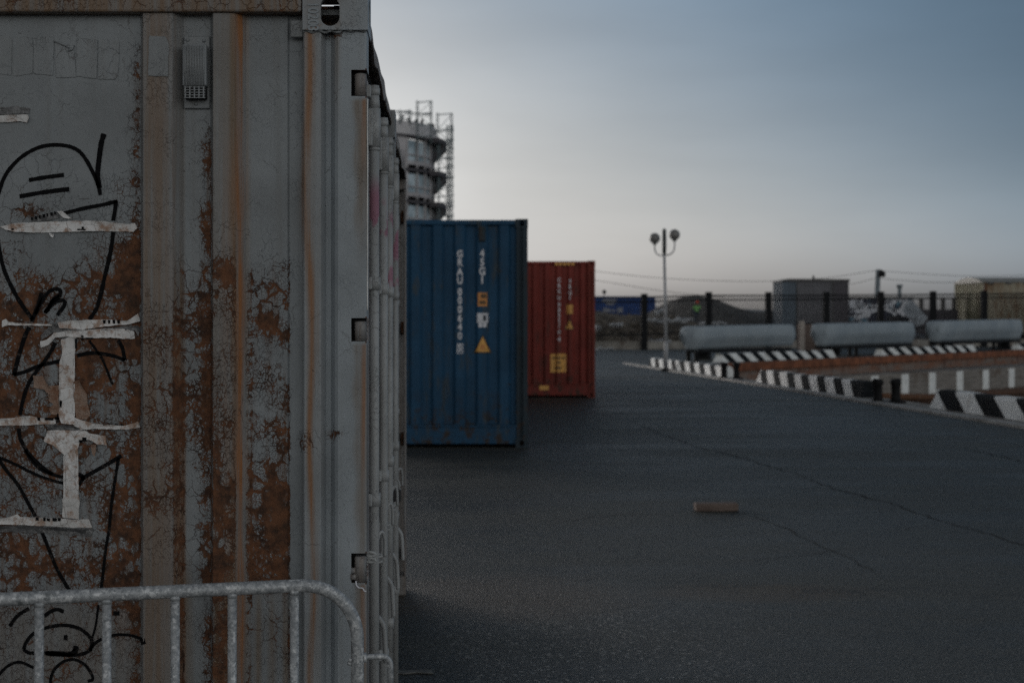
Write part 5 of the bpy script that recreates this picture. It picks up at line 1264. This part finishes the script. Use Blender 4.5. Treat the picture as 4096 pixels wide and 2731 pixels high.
floors = [18.5, 15.5, 12.65, 9.8, 6.9, 4.0, 1.1]
bm = B(); cyl_part(bm, RW - .6, RW, 0, 18.4, -180, 44, 60); obj('wall', bm, M_con, tower)
bm = B(); cyl_part(bm, RW - .6, RW, 0, 18.4, 104, 180, 24); obj('wall', bm, M_con, tower)
for z, zt_ in zip(floors[1:], floors[:-1]):
    bm = B(); cyl_part(bm, RW - .25, RW - .15, z + .35, zt_ - .45, 44, 104, 16); gl = obj('window', bm, M_tg, tower)
    bm = B()
    for a in range(44, 105, 10): cyl_part(bm, RW - .14, RW + .05, z + .1, zt_ - .3, a - .5, a + .5, 1)
    cyl_part(bm, RW - .14, RW + .02, z + 1.2, z + 1.32, 44, 104, 12); cyl_part(bm, RW - .14, RW + .03, z + .36, z + .72, 44, 104, 12); obj('window_frame', bm, M_con, gl)
for i, z in enumerate(floors):
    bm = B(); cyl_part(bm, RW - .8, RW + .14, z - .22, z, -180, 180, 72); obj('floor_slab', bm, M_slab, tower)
    bm = B(); cyl_part(bm, RW + .3, RW + 1.15, z - .45, z - .02, 66, 165, 24)
    P = lambda r, a, zz: bm.verts.new((r * math.sin(a), -r * math.cos(a), zz))
    for a in (78, 90, 102, 114, 126, 138, 150):
        a_ = R(a); q = [(RW + 1.15, z - .45), (RW + 1.1, z - .9), (RW + .05, z - 1.95), (RW + .0, z - 1.55), (RW + .55, z - .75), (RW + .6, z - .45)]
        for s_ in (-1,):
            va_ = [P(r, a_ - .012, zz) for r, zz in q]; vb_ = [P(r, a_ + .012, zz) for r, zz in q]
            bm.faces.new(va_); bm.faces.new(vb_[::-1])
            for k in range(6): bm.faces.new((va_[k], va_[(k + 1) % 6], vb_[(k + 1) % 6], vb_[k]))
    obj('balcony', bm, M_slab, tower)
bm = B(); cyl_part(bm, RW - .3, RW + .15, 18.51, 19.7, -180, 100, 60); pa = obj('parapet', bm, M_par, tower)
bm = B(); rnd = random.Random(4)
for k in range(26):
    a = R(rnd.uniform(-10, 95)); r = RW - rnd.uniform(0, .3); h = rnd.uniform(.15, .5); tube(bm, [(r * math.sin(a), -r * math.cos(a), 19.7), (r * math.sin(a), -r * math.cos(a), 19.7 + h)], .13, 5)
obj('formwork', bm, M_slab, pa)
bm = B(); cyl_part(bm, .1, RW - .7, 18.0, 18.2, -180, 180, 40); obj('roof_deck', bm, M_con, tower)
scf = thing('scaffold', 'tall tube scaffolding rising above the round tower under construction', 'scaffold', (TC.x, TC.y, 0)); M_sc = plain('scaffold_tube', (.13, .17, .18), .6)
def spt(x, y, D): q = W(x, y, D); return (q.x - TC.x, q.y - TC.y, q.z)
def lattice(x0, x1, y0, y1, Da, Db_, step, name='scaffold_frame'):
    bm = B()
    for xx, DD in ((x0, Da), (x1, Db_)):
        for dx in (-3.5, 3.5): tube(bm, [spt(xx + dx, y0, DD), spt(xx + dx, y1, DD)], .045, 5)
        y = y0 + 8
        while y < y1: tube(bm, [spt(xx - 3.5, y, DD), spt(xx + 3.5, y, DD)], .035, 4); y += 22
    y = y0 + 8; k = 0
    while y < y1:
        tube(bm, [spt(x0, y, Da), spt(x1, y - 5, Db_)], .05, 5)
        if y + step < y1: tube(bm, [spt(x0 if k % 2 else x1, y, Da if k % 2 else Db_), spt(x1 if k % 2 else x0, y + step, Db_ if k % 2 else Da)], .03, 4)
        y += step; k += 1
    obj(name, bm, M_sc, scf)
lattice(1669, 1724, 403, 575, 127, 128, 46); lattice(1750, 1806, 452, 600, 131, 134, 60); lattice(1790, 1808, 500, 1250, 134, 136, 52); lattice(1755, 1800, 560, 1250, 130, 133, 64); lattice(1600, 1640, 440, 500, 123, 124, 30)
bm = B(); tube(bm, [spt(1480, 436, 124), spt(1725, 460, 128)], .06, 5); tube(bm, [spt(1480, 447, 124), spt(1725, 468, 128)], .03, 5); obj('ledger', bm, M_sc, scf)
bm = B()
for y in (520, 560, 596, 632, 668, 706, 742, 780, 805, 826, 860): tube(bm, [spt(1738, y + 10, 131), spt(1815, y, 135)], .065, 4)
obj('ledger', bm, M_sc, scf)

# ------------------------------------------------------------------ camera, sky, light
cam = bpy.data.cameras.new('camera'); co = bpy.data.objects.new('camera', cam); link(co); sc.camera = co
co.location = (0, 0, EYE); co.rotation_euler = (R(90), 0, 0)
cam.sensor_width = 36; cam.lens = F / 4096 * 36
cam.shift_x = (2048 - VX) / 4096; cam.shift_y = (HY - 1365.5) / 4096
cam.clip_start = .05; cam.clip_end = 9000
cam.dof.use_dof = True; cam.dof.focus_distance = 4.0; cam.dof.aperture_fstop = 4.8

w = bpy.data.worlds.new('World'); sc.world = w; w.use_nodes = True; nt = w.node_tree; nt.nodes.clear()
SKY_HI, SKY_BACK_FILL = .40, 4.6
SUN_EL, SUN_AZ = 3.0, -36.0              # azimuth from the view axis, positive to the right
sky = nt.nodes.new('ShaderNodeTexSky'); sky.sky_type = 'NISHITA'; sky.sun_disc = False; sky.sun_elevation = R(SUN_EL); sky.sun_rotation = R(SUN_AZ)
sky.air_density = 1.0; sky.dust_density = 2.5; sky.ozone_density = 2.0
bg = nt.nodes.new('ShaderNodeBackground'); out = nt.nodes.new('ShaderNodeOutputWorld')
hs = nt.nodes.new('ShaderNodeHueSaturation'); hs.inputs['Saturation'].default_value = .12
nt.links.new(sky.outputs[0], hs.inputs['Color'])
def wn(t, **k):
    n = nt.nodes.new(t)
    for a, b in k.items(): setattr(n, a, b)
    return n
def wl(v, sock):
    if isinstance(v, bpy.types.NodeSocket): nt.links.new(v, sock)
    else: sock.default_value = v
def wm(op, a, b, clamp=False):
    n = wn('ShaderNodeMath', operation=op, use_clamp=clamp); wl(a, n.inputs[0]); wl(b, n.inputs[1]); return n.outputs[0]
def wr(v, a, b, c, d):
    n = wn('ShaderNodeMapRange', interpolation_type='SMOOTHSTEP'); wl(v, n.inputs[0])
    for i, q in enumerate((a, b, c, d)): n.inputs[i + 1].default_value = q
    return n.outputs[0]
tc = wn('ShaderNodeTexCoord'); sp = wn('ShaderNodeSeparateXYZ'); nt.links.new(tc.outputs['Generated'], sp.inputs[0])
dx, dy, dz = sp.outputs
u = wm('ADD', wm('MULTIPLY', dz, 1.6), wm('MULTIPLY', dx, .9))
# unseen sky behind the viewer brightened as added fill; deep blue overhead and right
hzg = wm('ADD', 1.0, wm('MULTIPLY', wm('MULTIPLY', wr(dx, -.02, .38, 0, 1), wr(dz, .13, .0, 0, 1)), .42))
gain = wm('MULTIPLY', wm('MULTIPLY', hzg, wr(u, .24, .86, 1.04, SKY_HI)), wm('ADD', 1.0, wm('MULTIPLY', wm('MULTIPLY', wm('MULTIPLY', wr(wm('ADD', dy, wm('MULTIPLY', dx, -.35)), .20, -.55, 0, 1), wr(dx, -.55, .55, .18, 1)), wr(dz, .80, .25, .05, 1)), SKY_BACK_FILL)))
mx = wn('ShaderNodeMix', data_type='RGBA'); nt.links.new(wr(u, .18, .70, 0, 1), mx.inputs['Factor']); mx.inputs[6].default_value = (.975, .99, 1.01, 1); mx.inputs[7].default_value = (.60, .90, 1.24, 1)
mw = wn('ShaderNodeMix', data_type='RGBA'); nt.links.new(wr(dy, .3, -.4, 0, 1), mw.inputs['Factor']); nt.links.new(mx.outputs[2], mw.inputs[6]); mw.inputs[7].default_value = (.96, .95, .93, 1)
m1 = wn('ShaderNodeVectorMath', operation='MULTIPLY'); nt.links.new(hs.outputs[0], m1.inputs[0]); nt.links.new(mw.outputs[2], m1.inputs[1])
wmp = wn('ShaderNodeMapping'); nt.links.new(tc.outputs['Generated'], wmp.inputs[0]); wmp.inputs['Scale'].default_value = (1.2, 1.2, 5.0); wmp.inputs['Rotation'].default_value = (0, .22, 0)
wno = wn('ShaderNodeTexNoise'); nt.links.new(wmp.outputs[0], wno.inputs['Vector']); wno.inputs['Scale'].default_value = 2.2; wno.inputs['Detail'].default_value = 6; wno.inputs['Roughness'].default_value = .5
gain = wm('MULTIPLY', gain, wr(wno.outputs['Fac'], .3, .7, .93, 1.08))
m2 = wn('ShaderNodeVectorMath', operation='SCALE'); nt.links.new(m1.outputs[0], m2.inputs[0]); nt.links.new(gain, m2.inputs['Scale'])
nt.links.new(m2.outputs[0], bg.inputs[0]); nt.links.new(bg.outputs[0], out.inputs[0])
bg.inputs[1].default_value = .15
sl = bpy.data.lights.new('sun', 'SUN'); so = bpy.data.objects.new('sun', sl); link(so); sl.energy = .25; sl.angle = R(15); sl.color = (1, .93, .86)
az, el = R(SUN_AZ), R(SUN_EL + 5)
dvec = Vector((math.sin(az) * math.cos(el), math.cos(az) * math.cos(el), math.sin(el)))
so.rotation_euler = dvec.to_track_quat('Z', 'Y').to_euler()
sc.view_settings.view_transform = 'Standard'; sc.view_settings.look = 'None'; sc.view_settings.exposure = .74; sc.view_settings.gamma = 1
sc.cycles.max_bounces = 4; sc.cycles.use_denoising = False
